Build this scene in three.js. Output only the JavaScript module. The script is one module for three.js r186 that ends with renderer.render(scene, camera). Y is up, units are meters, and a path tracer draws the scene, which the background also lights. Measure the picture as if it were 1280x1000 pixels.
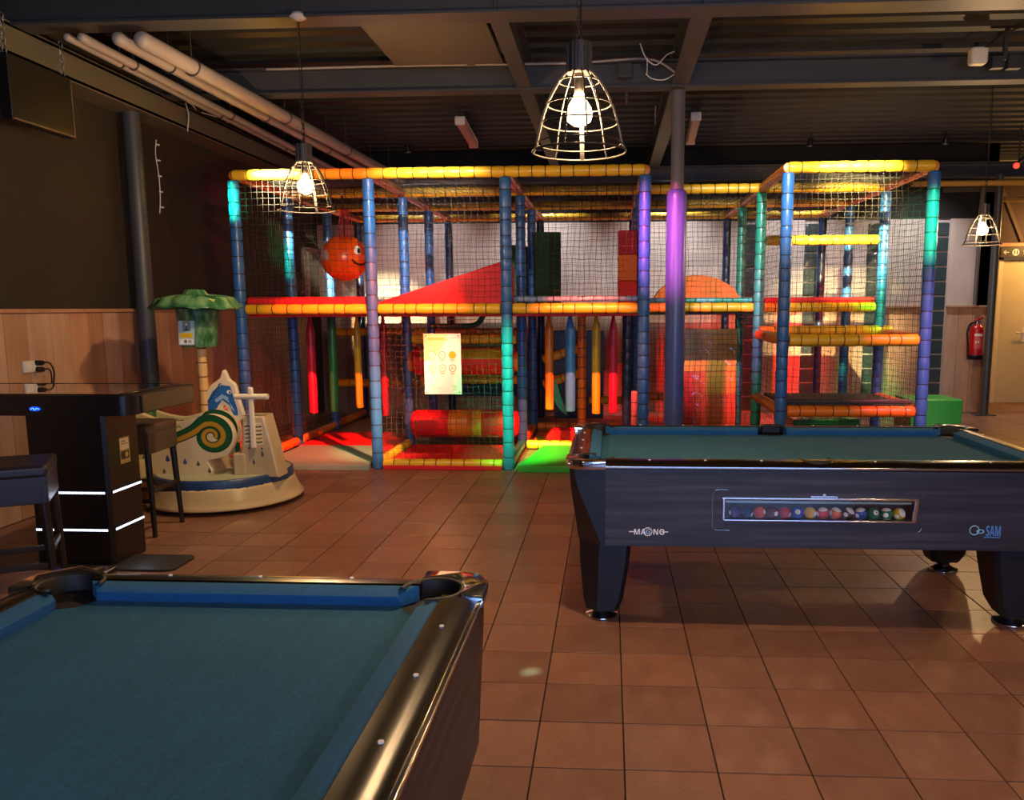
import * as THREE from 'three';
import { RoundedBoxGeometry } from 'three/addons/geometries/RoundedBoxGeometry.js';
import { TextGeometry } from 'three/addons/geometries/TextGeometry.js';
import { FontLoader } from 'three/addons/loaders/FontLoader.js';
import { mergeGeometries, toCreasedNormals } from 'three/addons/utils/BufferGeometryUtils.js';
import { RectAreaLightUniformsLib } from 'three/addons/lights/RectAreaLightUniformsLib.js';

// ---------------------------------------------------------------- camera, exposure, large lights
const scene = new THREE.Scene();
const renderer = new THREE.WebGLRenderer({ antialias: true });
renderer.toneMapping = THREE.LinearToneMapping;
renderer.toneMappingExposure = 1.0;
renderer.shadowMap.enabled = true;
RectAreaLightUniformsLib.init();
scene.background = new THREE.Color(0x000000);

const camera = new THREE.PerspectiveCamera(52.17, 1.28, 0.02, 60);   // focal length 1021 px on a 1000 px high frame
camera.position.set(0, 1.484, 0);
camera.rotation.order = 'YXZ';
camera.rotation.set(THREE.MathUtils.degToRad(-8.13), THREE.MathUtils.degToRad(3.494), THREE.MathUtils.degToRad(-0.23));
camera.setViewOffset(1280, 1000, -59.3, -30.3, 1280, 1000);
scene.add(camera);

// cool daylight of the shop window behind the photographer (the window itself is built with the room)
const windowLight = new THREE.RectAreaLight(0x86b4ff, 11, 3.6, 1.2);
windowLight.position.set(1.2, 1.6, 3.42);
windowLight.lookAt(1.2, 1.6, -5);
windowLight.castShadow = true;
scene.add(windowLight);

// coloured stage lamps on the ceiling bar above the pool tables: [x, target, colour, candela, cone half angle in degrees, softness]
const LAMP_Y = 3.36, LAMP_Z = -4.8;
const stageLamps = [
  [-0.25, [-2.75, 0.55, -8.1], [1, 0.1, 0.05], 480, 13.5, 0.6, 'red beam over the bags'],
  [0.05, [-0.33, 0.42, -8.1], [1, 0.12, 0.06], 330, 10.5, 0.5, 'red beam over the green mat'],
  [-0.6, [-1.5, 0.93, -7.35], [1, 0.97, 0.72], 34, 5, 0.9, 'white beam on the notice'],
  [-2.85, [-2.98, 2.6, -7.38], [1, 0.93, 0.58], 1900, 5.8, 1, 'pale beam on the frame corner'],
  [1.5, [2.14, 2.5, -7.5], [1, 0.88, 0.42], 900, 9, 1, 'pale beam on the tower'],
  [-0.9, [-0.9, 0.5, -7.6], [0.02, 1, 0.2], 330, 8.5, 1, 'green beam on the middle post'],
  [2.35, [2.74, 2.15, -7.4], [0.02, 1, 0.2], 230, 6.8, 1, 'green beam on the tower'],
  [-3.7, [-3.39, 2.42, -7.38], [0.02, 1, 0.3], 330, 3.8, 1, 'teal beam on the corner post'],
  [-0.75, [0.5, 2.05, -7.4], [1, 0.09, 0.32], 280, 9.5, 1, 'pink beam on the round column'],
  [3.2, [2.85, 0.9, -7.5], [1, 0.16, 0.26], 150, 12, 0.9, 'pink beam on the tower post'],
  [-1.2, [-1.8, 1.9, -8.6], [1, 0.95, 0.85], 120, 14, 1, 'added white wash over the nets'],  // fill lamp added to brighten the nets and the fish ball
  [1.25, [1.4, 1.8, -9.5], [1, 0.95, 0.85], 85, 14, 1, 'added white wash over the tower'],  // second added fill lamp, lifts the tower
  [0.28, [-4.15, 2.4, -9.0], [1, 0.08, 0.14], 80, 6, 1, 'red beam on the left wall'],
  [-0.35, [-2.0, 0.6, -7.4], [0.05, 1, 0.45], 110, 6, 1, 'teal beam on the second post'],
  [0.85, [-0.317, 0, -3.17], [0.35, 1, 0.7], 190, 0.24, 0.6, 'thin pale green beam to the floor'],
];
// added white lamps, hidden under the roof deck to brighten the back wall
const addedWashLamps = [[-2.6, 8], [-0.9, 14], [0.8, 15], [2.5, 16], [4.15, 13]];

// ---------------------------------------------------------------- helpers
const PI = Math.PI, V = (x, y, z) => new THREE.Vector3(x, y, z);
function rng(s) { let a = s >>> 0; return () => { a = (a + 0x6D2B79F5) | 0; let t = Math.imul(a ^ (a >>> 15), 1 | a); t = (t + Math.imul(t ^ (t >>> 7), 61 | t)) ^ t; return ((t ^ (t >>> 14)) >>> 0) / 4294967296; }; }
const taken = new Map();
function numbered(n) { const k = taken.get(n) || 0; taken.set(n, k + 1); return k ? `${n}_${String(k).padStart(3, '0')}` : n; }
function plain(g) {
  let h = g.index ? g.toNonIndexed() : g;
  const o = new THREE.BufferGeometry();
  o.setAttribute('position', h.getAttribute('position'));
  if (!h.getAttribute('normal')) h.computeVertexNormals();
  o.setAttribute('normal', h.getAttribute('normal'));
  o.setAttribute('uv', h.getAttribute('uv') || new THREE.BufferAttribute(new Float32Array(h.getAttribute('position').count * 2), 2));
  return o;
}
const join = (gs) => (Array.isArray(gs) ? (gs.length === 1 ? gs[0] : mergeGeometries(gs.map(plain))) : gs);
function obj(name, gs, mat, parent) {
  const m = new THREE.Mesh(join(gs), mat);
  m.castShadow = m.receiveShadow = true;
  m.name = parent ? name : numbered(name);
  (parent || scene).add(m);
  return m;
}
function tag(o, label, category, group) { o.userData.label = label; o.userData.category = category; if (group) o.userData.group = group; return o; }
function thing(name, label, category, pos = [0, 0, 0], turn = 0, group) {
  const o = new THREE.Group(); o.name = numbered(name); scene.add(o);
  o.position.set(...pos); o.rotation.y = turn;
  return tag(o, label, category, group);
}
function structure(name, pos = [0, 0, 0]) { const o = new THREE.Group(); o.name = numbered(name); o.userData.kind = 'structure'; o.position.set(...pos); scene.add(o); return o; }
const at = (g, x, y, z, rx = 0, ry = 0, rz = 0) => { if (rx) g.rotateX(rx); if (ry) g.rotateY(ry); if (rz) g.rotateZ(rz); return g.translate(x, y, z); };
// uv in metres from the dominant axis of each face
function uvm(g0, s = 1, ou = 0, ov = 0) {
  const g = g0.index ? g0.toNonIndexed() : g0; const p = g.getAttribute('position'), n = g.getAttribute('normal'), uv = new Float32Array(p.count * 2);
  for (let i = 0; i < p.count; i++) {
    const ax = Math.abs(n.getX(i)), ay = Math.abs(n.getY(i)), az = Math.abs(n.getZ(i)); let u, v;
    if (ay >= ax && ay >= az) { u = p.getX(i); v = p.getZ(i); } else if (ax >= az) { u = p.getZ(i); v = p.getY(i); } else { u = p.getX(i); v = p.getY(i); }
    uv[2 * i] = u * s + ou; uv[2 * i + 1] = v * s + ov;
  }
  g.setAttribute('uv', new THREE.BufferAttribute(uv, 2)); return g;
}
const bx = (w, h, d, x = 0, y = 0, z = 0) => uvm(new THREE.BoxGeometry(w, h, d).translate(x, y, z));
const rb = (w, h, d, r, x = 0, y = 0, z = 0, seg = 2) => uvm(new RoundedBoxGeometry(w, h, d, seg, r).translate(x, y, z));
function rod(p, q, r, n = 10, r2 = r) {
  const a = V(...p), b = V(...q), l = a.distanceTo(b);
  const g = new THREE.CylinderGeometry(r2, r, l, n, 1); g.translate(0, l / 2, 0);
  g.applyQuaternion(new THREE.Quaternion().setFromUnitVectors(V(0, 1, 0), b.clone().sub(a).normalize())); return g.translate(...p);
}
const pipe = (pts, r, seg = 24, n = 7, closed = false) => new THREE.TubeGeometry(new THREE.CatmullRomCurve3(pts.map((p) => V(...p)), closed), seg, r, n, closed);
const lathe = (pts, n = 24) => new THREE.LatheGeometry(pts.map((p) => new THREE.Vector2(p[0], p[1])), n);
const ring = (R, r, x, y, z, n = 32, m = 6) => new THREE.TorusGeometry(R, r, m, n).rotateX(PI / 2).translate(x, y, z);
const ext = (shape, depth, bevel = 0, cs = 12) => new THREE.ExtrudeGeometry(shape, { depth, bevelEnabled: bevel > 0, bevelSize: bevel, bevelThickness: bevel, bevelSegments: 2, curveSegments: cs });
function poly(pts) { const s = new THREE.Shape(); pts.forEach((p, i) => (i ? s.lineTo(p[0], p[1]) : s.moveTo(p[0], p[1]))); s.closePath(); return s; }
function smooth(pts, closed = true) { const c = new THREE.CatmullRomCurve3(pts.map((p) => V(p[0], p[1], 0)), closed, 'catmullrom', 0.5); return poly(c.getPoints(pts.length * 5).map((p) => [p.x, p.y])); }

// ---------------------------------------------------------------- textures
function hash2(x, y, s) { let h = Math.imul(x, 374761393) + Math.imul(y, 668265263) + Math.imul(s, 1442695041); h = Math.imul(h ^ (h >>> 13), 1274126177); return ((h ^ (h >>> 16)) >>> 0) / 4294967296; }
function vnoise(x, y, per, s) {
  const xi = Math.floor(x), yi = Math.floor(y), fx = x - xi, fy = y - yi, u = fx * fx * (3 - 2 * fx), v = fy * fy * (3 - 2 * fy), w = (a, p) => ((a % p) + p) % p;
  const a = hash2(w(xi, per[0]), w(yi, per[1]), s), b = hash2(w(xi + 1, per[0]), w(yi, per[1]), s), c = hash2(w(xi, per[0]), w(yi + 1, per[1]), s), d = hash2(w(xi + 1, per[0]), w(yi + 1, per[1]), s);
  return a + (b - a) * u + (c - a) * v + (a - b - c + d) * u * v;
}
function fbm(u, v, fu, fv, s, oct = 4) { let t = 0, a = 0.5, n = 0; for (let k = 0; k < oct; k++) { t += a * vnoise(u * fu, v * fv, [fu, fv], s + k); n += a; a *= 0.5; fu *= 2; fv *= 2; } return t / n; }
function tex(n, f, srgb = true) {
  const d = new Uint8Array(n * n * 4);
  for (let y = 0; y < n; y++) for (let x = 0; x < n; x++) { const c = f(x / n, y / n); const i = (y * n + x) * 4; for (let k = 0; k < 3; k++) d[i + k] = Math.max(0, Math.min(255, c[k])); d[i + 3] = 255; }
  const t = new THREE.DataTexture(d, n, n); t.wrapS = t.wrapT = THREE.RepeatWrapping; t.magFilter = THREE.LinearFilter; t.minFilter = THREE.LinearMipmapLinearFilter; t.generateMipmaps = true;
  if (srgb) t.colorSpace = THREE.SRGBColorSpace; t.needsUpdate = true; return t;
}
const mixc = (a, b, t) => a.map((v, i) => v + (b[i] - v) * t);
const rep = (t, x, y = x) => { const c = t.clone(); c.repeat.set(x, y); c.needsUpdate = true; return c; };
const grainTex = tex(512, (u, v) => { const w = fbm(u, v, 4, 2, 3, 3); const g = fbm(u + w * 0.06, v, 40, 2, 9, 3), k = fbm(u, v, 8, 5, 21, 3); const c = mixc([194, 158, 130], [152, 116, 90], g * 0.75 + 0.1); return mixc(c, [212, 184, 160], k * 0.55); });
const darkGrain = tex(512, (u, v) => { const g = fbm(u, v, 3, 90, 5, 3), k = fbm(u, v, 4, 6, 8, 3); return mixc([34, 31, 36], [74, 72, 82], Math.max(0, Math.min(1, g * 1.5 - 0.35)) * 0.8 + k * 0.2); });
const tileTex = tex(512, (u, v) => { const a = fbm(u, v, 4, 4, 31, 5), b = fbm(u, v, 9, 3, 37, 4), c = fbm(u, v, 90, 90, 41, 2); return mixc([138, 98, 82], [170, 134, 115], Math.max(0, Math.min(1, a * 1.1 + b * 0.7 - 0.45))).map((x) => x + (c - 0.5) * 16); });
const tileBump = tex(256, (u, v) => { const a = fbm(u, v, 6, 6, 51, 4), b = fbm(u, v, 60, 60, 53, 2); const c = 255 * (0.6 * a + 0.4 * b); return [c, c, c]; }, false);
const wallTex = tex(512, (u, v) => { const a = fbm(u, v, 3, 3, 61, 5), b = fbm(u, v, 120, 120, 67, 2); const c = 225 + (a - 0.5) * 34 + (b - 0.5) * 12; return [c, c, c]; });
const fineBump = tex(256, (u, v) => { const b = fbm(u, v, 64, 64, 71, 3); return [b * 255, b * 255, b * 255]; }, false);
const clothTex = tex(512, (u, v) => { const a = fbm(u, v, 3, 3, 81, 5), b = fbm(u, v, 150, 150, 83, 2), s = fbm(u, v, 5, 40, 87, 3); const c = 215 + (a - 0.5) * 26 + (b - 0.5) * 46 + (s - 0.5) * 18; return [c, c, c]; });
const panelTex = tex(512, (u, v) => { const a = fbm(u, v, 3, 4, 91, 5), b = fbm(u, v, 30, 5, 97, 3); return mixc([176, 160, 148], [208, 194, 182], a).map((x) => x + (b - 0.5) * 18); });
const palmTex = tex(256, (u, v) => { const a = fbm(u, v, 30, 4, 101, 3), b = fbm(u, v, 4, 4, 103, 3); return mixc([22, 74, 44], [120, 160, 112], Math.max(0, Math.min(1, a * 1.5 + b * 0.6 - 0.65))); });
function canvasTex(w, h, draw) { const c = document.createElement('canvas'); c.width = w; c.height = h; const g = c.getContext('2d'); draw(g, w, h); const t = new THREE.CanvasTexture(c); t.colorSpace = THREE.SRGBColorSpace; return t; }

// ---------------------------------------------------------------- materials
const mat = (color, roughness = 0.6, o = {}) => new THREE.MeshStandardMaterial({ color, roughness, ...o });
const vinyl = (color, r = 0.32) => mat(color, r, { bumpMap: rep(fineBump, 3, 3), bumpScale: 0.0003 });
const M = {
  tiles: [0xe8e4e2, 0xdcd6d2, 0xece2da, 0xd4cecb].map((c) => mat(c, 0.36, { map: tileTex, bumpMap: tileBump, bumpScale: 0.0012 })),
  grout: mat(0x2c211b, 0.95),
  plank: [0xffffff, 0xf3e6d8, 0xe6d4c4, 0xfff2e4].map((c) => mat(c, 0.62, { map: grainTex })),
  trimWood: mat(0xf0dcc6, 0.6, { map: grainTex }),
  darkWall: mat(0x2f281c, 0.85, { map: rep(wallTex, 0.5, 0.5) }),
  greyPanel: mat(0xf6f2ee, 0.7, { map: rep(panelTex, 0.4, 0.4) }),
  cream: mat(0xe8d8a8, 0.55, { map: rep(wallTex, 0.5, 0.5) }),
  blackPaint: mat(0x14110f, 0.8, { map: rep(wallTex, 0.7, 0.7) }),
  deckMetal: mat(0x25272a, 0.62, { map: rep(wallTex, 0.4, 0.4) }),
  steel: mat(0x45484c, 0.5, { map: rep(wallTex, 0.6, 0.6) }),
  steelDark: mat(0x35363a, 0.45),
  board: mat(0x5b554c, 0.75, { map: rep(wallTex, 0.6, 0.6) }),
  pipeGrey: mat(0xa39a96, 0.45),
  pipeYellow: mat(0xb08a3c, 0.5),
  white: mat(0xe4e0da, 0.5), offWhite: mat(0xd9d2c2, 0.5), black: mat(0x0b0b0c, 0.45), blackGloss: mat(0x08080a, 0.18), rubber: mat(0x070708, 0.6),
  chrome: mat(0xe4e4e6, 0.1, { metalness: 1 }), brushed: mat(0xb9babd, 0.3, { metalness: 1 }),
  darkSteel: mat(0x5a5550, 0.35, { metalness: 0.7 }), cage: mat(0x1b1815, 0.5),
  net: mat(0x332d27, 0.8),
  tie: mat(0x0d0d10, 0.6),
  blue: vinyl(0x2f66a8), navy: vinyl(0x16294f), yellow: vinyl(0xe8b52a), orange: vinyl(0xe07a22), red: vinyl(0xd3141d), green: vinyl(0x1fa33c),
  teal: vinyl(0x2d9b8a), lime: vinyl(0x36a83a), darkGreen: vinyl(0x10371a, 0.5), lilac: vinyl(0x8fa6c8), greyMatTinted: vinyl(0x6f9a8c, 0.6), crimson: vinyl(0xb01636), skyBlue: vinyl(0x3f8fd0), mustard: vinyl(0xc9a81e), greyFoam: vinyl(0x3b3f3d, 0.6),  // grey mat: green put into its colour to offset the red lamp light
  padRed: vinyl(0xd9121c, 0.62), softGreen: vinyl(0x14441f, 0.75), softOrange: vinyl(0xe0701e, 0.7), softCrimson: vinyl(0xa80f22, 0.7), fish: mat(0xf2570f, 0.28),
  cloth: mat(0x1f6c96, 0.95, { map: rep(clothTex, 1.6, 1.6), bumpMap: rep(fineBump, 30, 30), bumpScale: 0.0003 }),
  cushion: mat(0x1d6ea8, 0.9, { map: rep(clothTex, 1.6, 1.6) }),
  tableWood: mat(0xffffff, 0.42, { map: rep(darkGrain, 0.7, 0.7) }), tableDark: mat(0x17181c, 0.32), railWood: mat(0x170e09, 0.24, { map: rep(clothTex, 3, 3), bumpMap: rep(fineBump, 20, 20), bumpScale: 0.00003 }),
  legBlack: mat(0x15171b, 0.42, { bumpMap: rep(fineBump, 6, 6), bumpScale: 0.0001 }),
  extRed: mat(0xb4151a, 0.3), glassPane: new THREE.MeshPhysicalMaterial({ color: 0xffffff, roughness: 0.03, transmission: 1, thickness: 0, ior: 1.45 }),
  glassTop: new THREE.MeshPhysicalMaterial({ color: 0x0a0c0d, roughness: 0.05, clearcoat: 1, clearcoatRoughness: 0.03 }),
  glassBlock: new THREE.MeshPhysicalMaterial({ color: 0x30403f, roughness: 0.12, clearcoat: 1, bumpMap: rep(tileBump, 4, 4), bumpScale: 0.004 }),
  mortar: mat(0xb3a7a0, 0.8),
  cream2: mat(0xd8c49a, 0.3, { map: rep(wallTex, 2, 2) }), ridePlate: mat(0xb9c2a8, 0.4, { map: rep(wallTex, 2, 2) }), rideBlue: mat(0x2a4f86, 0.35, { map: rep(wallTex, 3, 3) }),
  palm: mat(0xffffff, 0.25, { map: palmTex }), trunk: mat(0xd9b070, 0.45), trunkRing: mat(0x6e4a28, 0.5),
};

// ---------------------------------------------------------------- the room
const XL = -4.17, XR = 7.6, ZB = -11.7, ZF = 3.5, HALL_Z = -13.0, XP = 5.22, DECK = 3.62, WAINS = 1.485;
// floor: grout bed with single tiles; the tiles that show largest are parts, the rest is one part
{
  const floor = structure('floor');
  obj('floor_slab', bx(XR - XL + 0.5, 0.2, ZF - HALL_Z + 0.5, (XR + XL) / 2, -0.108, (ZF + HALL_Z) / 2), M.grout, floor);
  const T = 0.3, gap = 0.005, x0 = -0.244, z0 = -3.372, R = rng(11);
  const shapes = []; for (let k = 0; k < 6; k++) { const g = new RoundedBoxGeometry(T - gap, 0.016, T - gap, 1, 0.0022); shapes.push(uvm(g, 1.7, R(), R())); }
  camera.updateMatrixWorld(true); camera.updateProjectionMatrix();
  const list = [];
  const proj = (x, z) => { const p = V(x, 0, z).project(camera); return p; };
  for (let i = Math.floor((XL - x0) / T) - 0; x0 + i * T < XR; i++) for (let j = Math.floor((HALL_Z - z0) / T); z0 + j * T < ZF; j++) {
    const x = x0 + (i + 0.5) * T, z = z0 + (j + 0.5) * T;
    if (x - T / 2 < XL - 0.3 || z - T / 2 < HALL_Z - 0.3) continue;
    let area = 0;
    if (z < -0.6) { const c = [proj(x - 0.15, z - 0.15), proj(x + 0.15, z - 0.15), proj(x + 0.15, z + 0.15), proj(x - 0.15, z + 0.15)]; if (c.some((p) => Math.abs(p.x) < 1 && Math.abs(p.y) < 1)) { for (let k = 0; k < 4; k++) { const a = c[k], b = c[(k + 1) % 4]; area += a.x * b.y - b.x * a.y; } area = Math.abs(area); } }
    if (x < -0.55 && z > -3.3) area = 0;                              // under the near pool table
    list.push([x, z, area, Math.floor(R() * 6), Math.floor(R() * 4), (R() - 0.5) * 0.0012]);
  }
  list.sort((a, b) => b[2] - a[2]);
  const rest = [[], [], [], []];
  list.forEach(([x, z, area, k, m, dy], n) => {
    if (n < 300 && area > 0) { const o = obj('tile', shapes[k], M.tiles[m], floor); o.position.set(x, -0.008 + dy, z); } else rest[m].push(bx(T - gap, 0.016, T - gap, x, -0.008 + dy, z));
  });
  rest.forEach((g, m) => { const o = obj('distant_tiles', g, M.tiles[m], floor); o.userData.kind = 'stuff'; const uv = o.geometry.getAttribute('uv'); for (let i = 0; i < uv.array.length; i++) uv.array[i] *= 1.7; });
}
// a wall's wooden wainscot: single planks with open joints
function planks(parent, len, place, seed, w0 = 0.19, w1 = 0.28) {
  const R = rng(seed); let s = 0;
  while (s < len - 0.02) {
    const w = Math.min(w0 + (w1 - w0) * R(), len - s); const g = new RoundedBoxGeometry(w - 0.004, WAINS - 0.03, 0.016, 1, 0.003);
    const o = obj('plank', uvm(g, 0.9, R() * 3, R() * 3), M.plank[Math.floor(R() * 4)], parent); place(o, s + w / 2); s += w;
  }
}
{
  const w = structure('wall_left');
  obj('wall_board', bx(0.2, DECK + 0.2, ZF - HALL_Z, XL - 0.1, DECK / 2, (ZF + HALL_Z) / 2), M.darkWall, w);
  planks(w, 8.9, (o, s) => { o.position.set(XL + 0.012, (WAINS - 0.03) / 2 + 0.005, ZB + 0.02 + s); o.rotation.y = PI / 2; }, 5);
  obj('wainscot_cap', rb(0.045, 0.03, 8.9, 0.005, XL + 0.022, WAINS - 0.01, ZB + 0.02 + 4.45), M.trimWood, w);
}
const glassStrips = [1.955, 2.778, 3.632, 4.535];
{
  const w = structure('wall_back');
  // wall pieces between the glass block strips
  const cuts = []; let x = XL - 0.2; for (const c of glassStrips) { cuts.push([x, c - 0.1]); x = c + 0.1; } cuts.push([x, XP]);
  const lo = [], hi = [];
  for (const [a, b] of cuts) { lo.push(bx(b - a, WAINS, 0.18, (a + b) / 2, WAINS / 2, ZB - 0.09)); hi.push(bx(b - a, 2.66 - WAINS, 0.18, (a + b) / 2, (2.66 + WAINS) / 2, ZB - 0.09)); }
  obj('lower_wall', lo, M.greyPanel, w); obj('upper_panels', hi, M.greyPanel, w);
  obj('upper_band', bx(XP - XL + 0.2, DECK + 0.1 - 2.66, 0.18, (XP + XL - 0.2) / 2, (DECK + 0.1 + 2.66) / 2, ZB - 0.09), M.blackPaint, w);
  obj('light_strip_board', bx(0.72, 0.07, 0.03, 4.85, 3.04, ZB + 0.015), M.board, w);
  for (const [a, b] of cuts) { planks(w, Math.min(b, XP) - Math.max(a, XL), (o, s) => o.position.set(Math.max(a, XL) + s, (WAINS - 0.03) / 2 + 0.005, ZB + 0.008), 30 + Math.round(a * 10), 0.16, 0.19);
    obj('wainscot_cap', rb(Math.min(b, XP) - Math.max(a, XL), 0.03, 0.06, 0.005, (Math.min(b, XP) + Math.max(a, XL)) / 2, WAINS - 0.01, ZB + 0.03), M.trimWood, w); }
}
glassStrips.forEach((x, n) => {
  const o = structure(`window_${n + 1}`, [x, 0, ZB - 0.05]);
  obj('mortar', bx(0.2, 2.66, 0.06, 0, 1.33, 0), M.mortar, o);
  const g = uvm(new RoundedBoxGeometry(0.176, 0.182, 0.09, 2, 0.012), 2);
  for (let k = 0; k < 13; k++) { const b = obj('glass_block', g, M.glassBlock, o); b.position.set(0, 0.12 + k * 0.2, 0.005); }
});
{
  const w = structure('wall_hall');
  obj('wall_board', bx(XR - XP + 0.4, DECK + 0.1, 0.2, (XR + XP) / 2, DECK / 2, HALL_Z - 0.1), M.cream, w);
  obj('side_wall', bx(0.18, DECK + 0.1, ZB - HALL_Z + 0.18, XP - 0.09, DECK / 2, (ZB + HALL_Z) / 2 - 0.09), M.cream, w);
  obj('upper_board', bx(XR - XP, 0.95, 0.05, (XR + XP) / 2, 2.88, HALL_Z + 0.06), mat(0x4a3520, 0.7, { map: grainTex }), w);
  obj('brace', at(rb(0.05, 0.9, 0.03, 0.004), 5.98, 2.85, HALL_Z + 0.1, 0, 0, 0.42), mat(0x4f3a24, 0.7), w);
  const r = structure('wall_right'); obj('wall_board', bx(0.2, DECK + 0.2, ZF - HALL_Z, XR + 0.1, DECK / 2, (ZF + HALL_Z) / 2), M.darkWall, r);
  const f = structure('wall_front');
  const wx0 = -0.6, wx1 = 3.0, wy0 = 1.0, wy1 = 2.2;
  obj('wall_board', [bx(wx0 - XL + 0.2, DECK + 0.2, 0.2, (wx0 + XL - 0.2) / 2, DECK / 2, ZF + 0.1), bx(XR - wx1 + 0.2, DECK + 0.2, 0.2, (XR + 0.2 + wx1) / 2, DECK / 2, ZF + 0.1), bx(wx1 - wx0, wy0, 0.2, (wx0 + wx1) / 2, wy0 / 2, ZF + 0.1), bx(wx1 - wx0, DECK + 0.1 - wy1, 0.2, (wx0 + wx1) / 2, (DECK + 0.1 + wy1) / 2, ZF + 0.1)], M.darkWall, f);
  const win = structure('window_5', [1.2, 1.6, ZF + 0.06]);
  obj('pane', bx(3.6, 1.2, 0.02), mat(0xdfeaff, 0.4, { emissive: 0x9cc0ff, emissiveIntensity: 1.5 }), win);
  obj('window_frame', [bx(3.7, 0.06, 0.08, 0, 0.62, 0.0), bx(3.7, 0.06, 0.08, 0, -0.62, 0.0), ...[-1.82, 1.82].map((x) => bx(0.06, 1.2, 0.08, x, 0, 0.0))], M.steelDark, win);
}
// ceiling: dark trapezoid roof deck, ribs along x
{
  const c = structure('ceiling'); const pitch = 0.27, pts = [];
  for (let z = HALL_Z - 0.2; z < ZF + 0.2; z += pitch) pts.push([z, DECK], [z + 0.13, DECK], [z + 0.155, DECK + 0.07], [z + 0.245, DECK + 0.07]);
  const s = new THREE.Shape(); pts.forEach((p, i) => (i ? s.lineTo(p[0], p[1]) : s.moveTo(p[0], p[1]))); s.lineTo(ZF + 0.3, DECK + 0.2); s.lineTo(HALL_Z - 0.2, DECK + 0.2); s.closePath();
  const g = ext(s, XR - XL + 0.4); g.rotateY(-PI / 2); g.translate(XR + 0.2, 0, 0);
  obj('roof_deck', uvm(g), M.deckMetal, c);
}
// steel beams: I sections
function iBeam(len, h, w, t = 0.016) { return ext(poly([[-w / 2, 0], [w / 2, 0], [w / 2, t], [t / 2, t], [t / 2, h - t], [w / 2, h - t], [w / 2, h], [-w / 2, h], [-w / 2, h - t], [-t / 2, h - t], [-t / 2, t], [-w / 2, t]]), len); }
function beamX(z, y, h, w, label, x0 = XL, x1 = XR) { const o = obj('trim', uvm(iBeam(x1 - x0, h, w).rotateY(PI / 2).translate(0, 0, 0)), M.steel); o.position.set(x0, y, z); o.name = numbered('steel_beam'); return tag(o, label, 'beam'); }
beamX(-5.5, 3.32, 0.3, 0.2, 'brown-grey steel beam across the ceiling, over the two nearer hanging lamps');
beamX(-7.32, 3.32, 0.22, 0.16, 'blue-grey steel beam across the ceiling, resting on the round column');
beamX(-11.5, 3.16, 0.2, 0.16, 'dark steel beam across the ceiling along the back wall');
for (const [x, w, l] of [[0.585, 0.14, 'steel beam running to the back wall over the purple column'], [-0.728, 0.12, 'narrow steel beam running to the back wall beside the ceiling board']]) {
  const o = obj('steel_beam', uvm(iBeam(6.1, 0.28, w)), M.steel); o.position.set(x, 3.33, -11.55); tag(o, l, 'beam');
}
{
  const o = obj('steel_beam', [uvm(bx(0.26, 0.03, 17, 0, 0.015, 0)), uvm(bx(0.03, 0.2, 17, 0.115, 0.11, 0)), uvm(bx(0.2, 0.03, 17, 0.03, 0.205, 0))], mat(0x6b6756, 0.55, { map: rep(wallTex, 0.6, 0.6) })); o.position.set(-4.03, 3.12, -3.2);
  tag(o, 'long olive-grey channel beam along the top of the left wall', 'beam');
}
// column under the ceiling beam with padded sleeve, and pipe columns
{
  const c = thing('column', 'round steel column with padded sleeve standing in the recess of the play frame', 'column', [0.585, 0, -7.4]);
  obj('shaft', new THREE.CylinderGeometry(0.058, 0.058, 3.33, 28).translate(0, 1.665, 0), mat(0x6a676c, 0.3), c);
  obj('sleeve', lathe([[0.059, 0.005], [0.086, 0.01], [0.088, 0.06], [0.088, 2.42], [0.084, 2.475], [0.059, 2.5]], 32), mat(0x4a5a96, 0.3), c);
  const p = obj('column', [new THREE.CylinderGeometry(0.072, 0.072, 3.14, 24).translate(0, 1.57, 0), bx(0.2, 0.02, 0.2, 0, 0.01, 0)], mat(0x3d4246, 0.45)); p.position.set(-4.03, 0, -6.95);
  tag(p, 'dark grey round column against the left wall in front of the wood panelling', 'column');
  const q = obj('column', [new THREE.CylinderGeometry(0.05, 0.05, 3.2, 20).translate(0, 1.6, 0), bx(0.26, 0.016, 0.16, 0, 0.008, 0)], mat(0x454646, 0.4)); q.position.set(5.12, 0, -11.42);
  tag(q, 'slim dark column beside the red fire extinguisher', 'column');
  const cb = obj('cable_pipe', rod([0, 1.5, 0], [0, 3.15, 0], 0.025, 10), mat(0x55504a, 0.5)); cb.position.set(4.98, 0, -11.6); tag(cb, 'thin grey conduit on the back wall behind the small far lamp', 'pipe');
}
// ceiling pipes along the left
[[-3.07, -2.86, 0.056, 'thickest pale pipe of the four under the ceiling'], [-3.23, -3.11, 0.045, 'pale pipe next to the thickest of the four under the ceiling'], [-3.48, -3.57, 0.032, 'thin pipe near the wall beam, beside the pale pair'], [-3.58, -3.68, 0.026, 'thinnest pipe of the four, closest to the wall beam']].forEach(([x, xe, r, l], q) => {
  const o = thing('ceiling_pipe', l, 'pipe', [x, 3.3 - r - 0.01, -5.5]);
  obj('run', [rod([0, 0, 0], [xe - x, 0, -6.2], r, 16), new THREE.SphereGeometry(r, 16, 10)], M.pipeGrey, o);
  for (let k = 0; k < 4; k++) { const f = (0.6 + k * 1.6) / 6.2, c = obj('clamp', [ring(r + 0.004, 0.008, 0, 0, 0, 18).rotateX(PI / 2), rod([0, r, 0], [0, 0.36, 0], 0.005, 6)], M.darkSteel, o); c.position.set((xe - x) * f, 0, -6.2 * f); }
});
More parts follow.
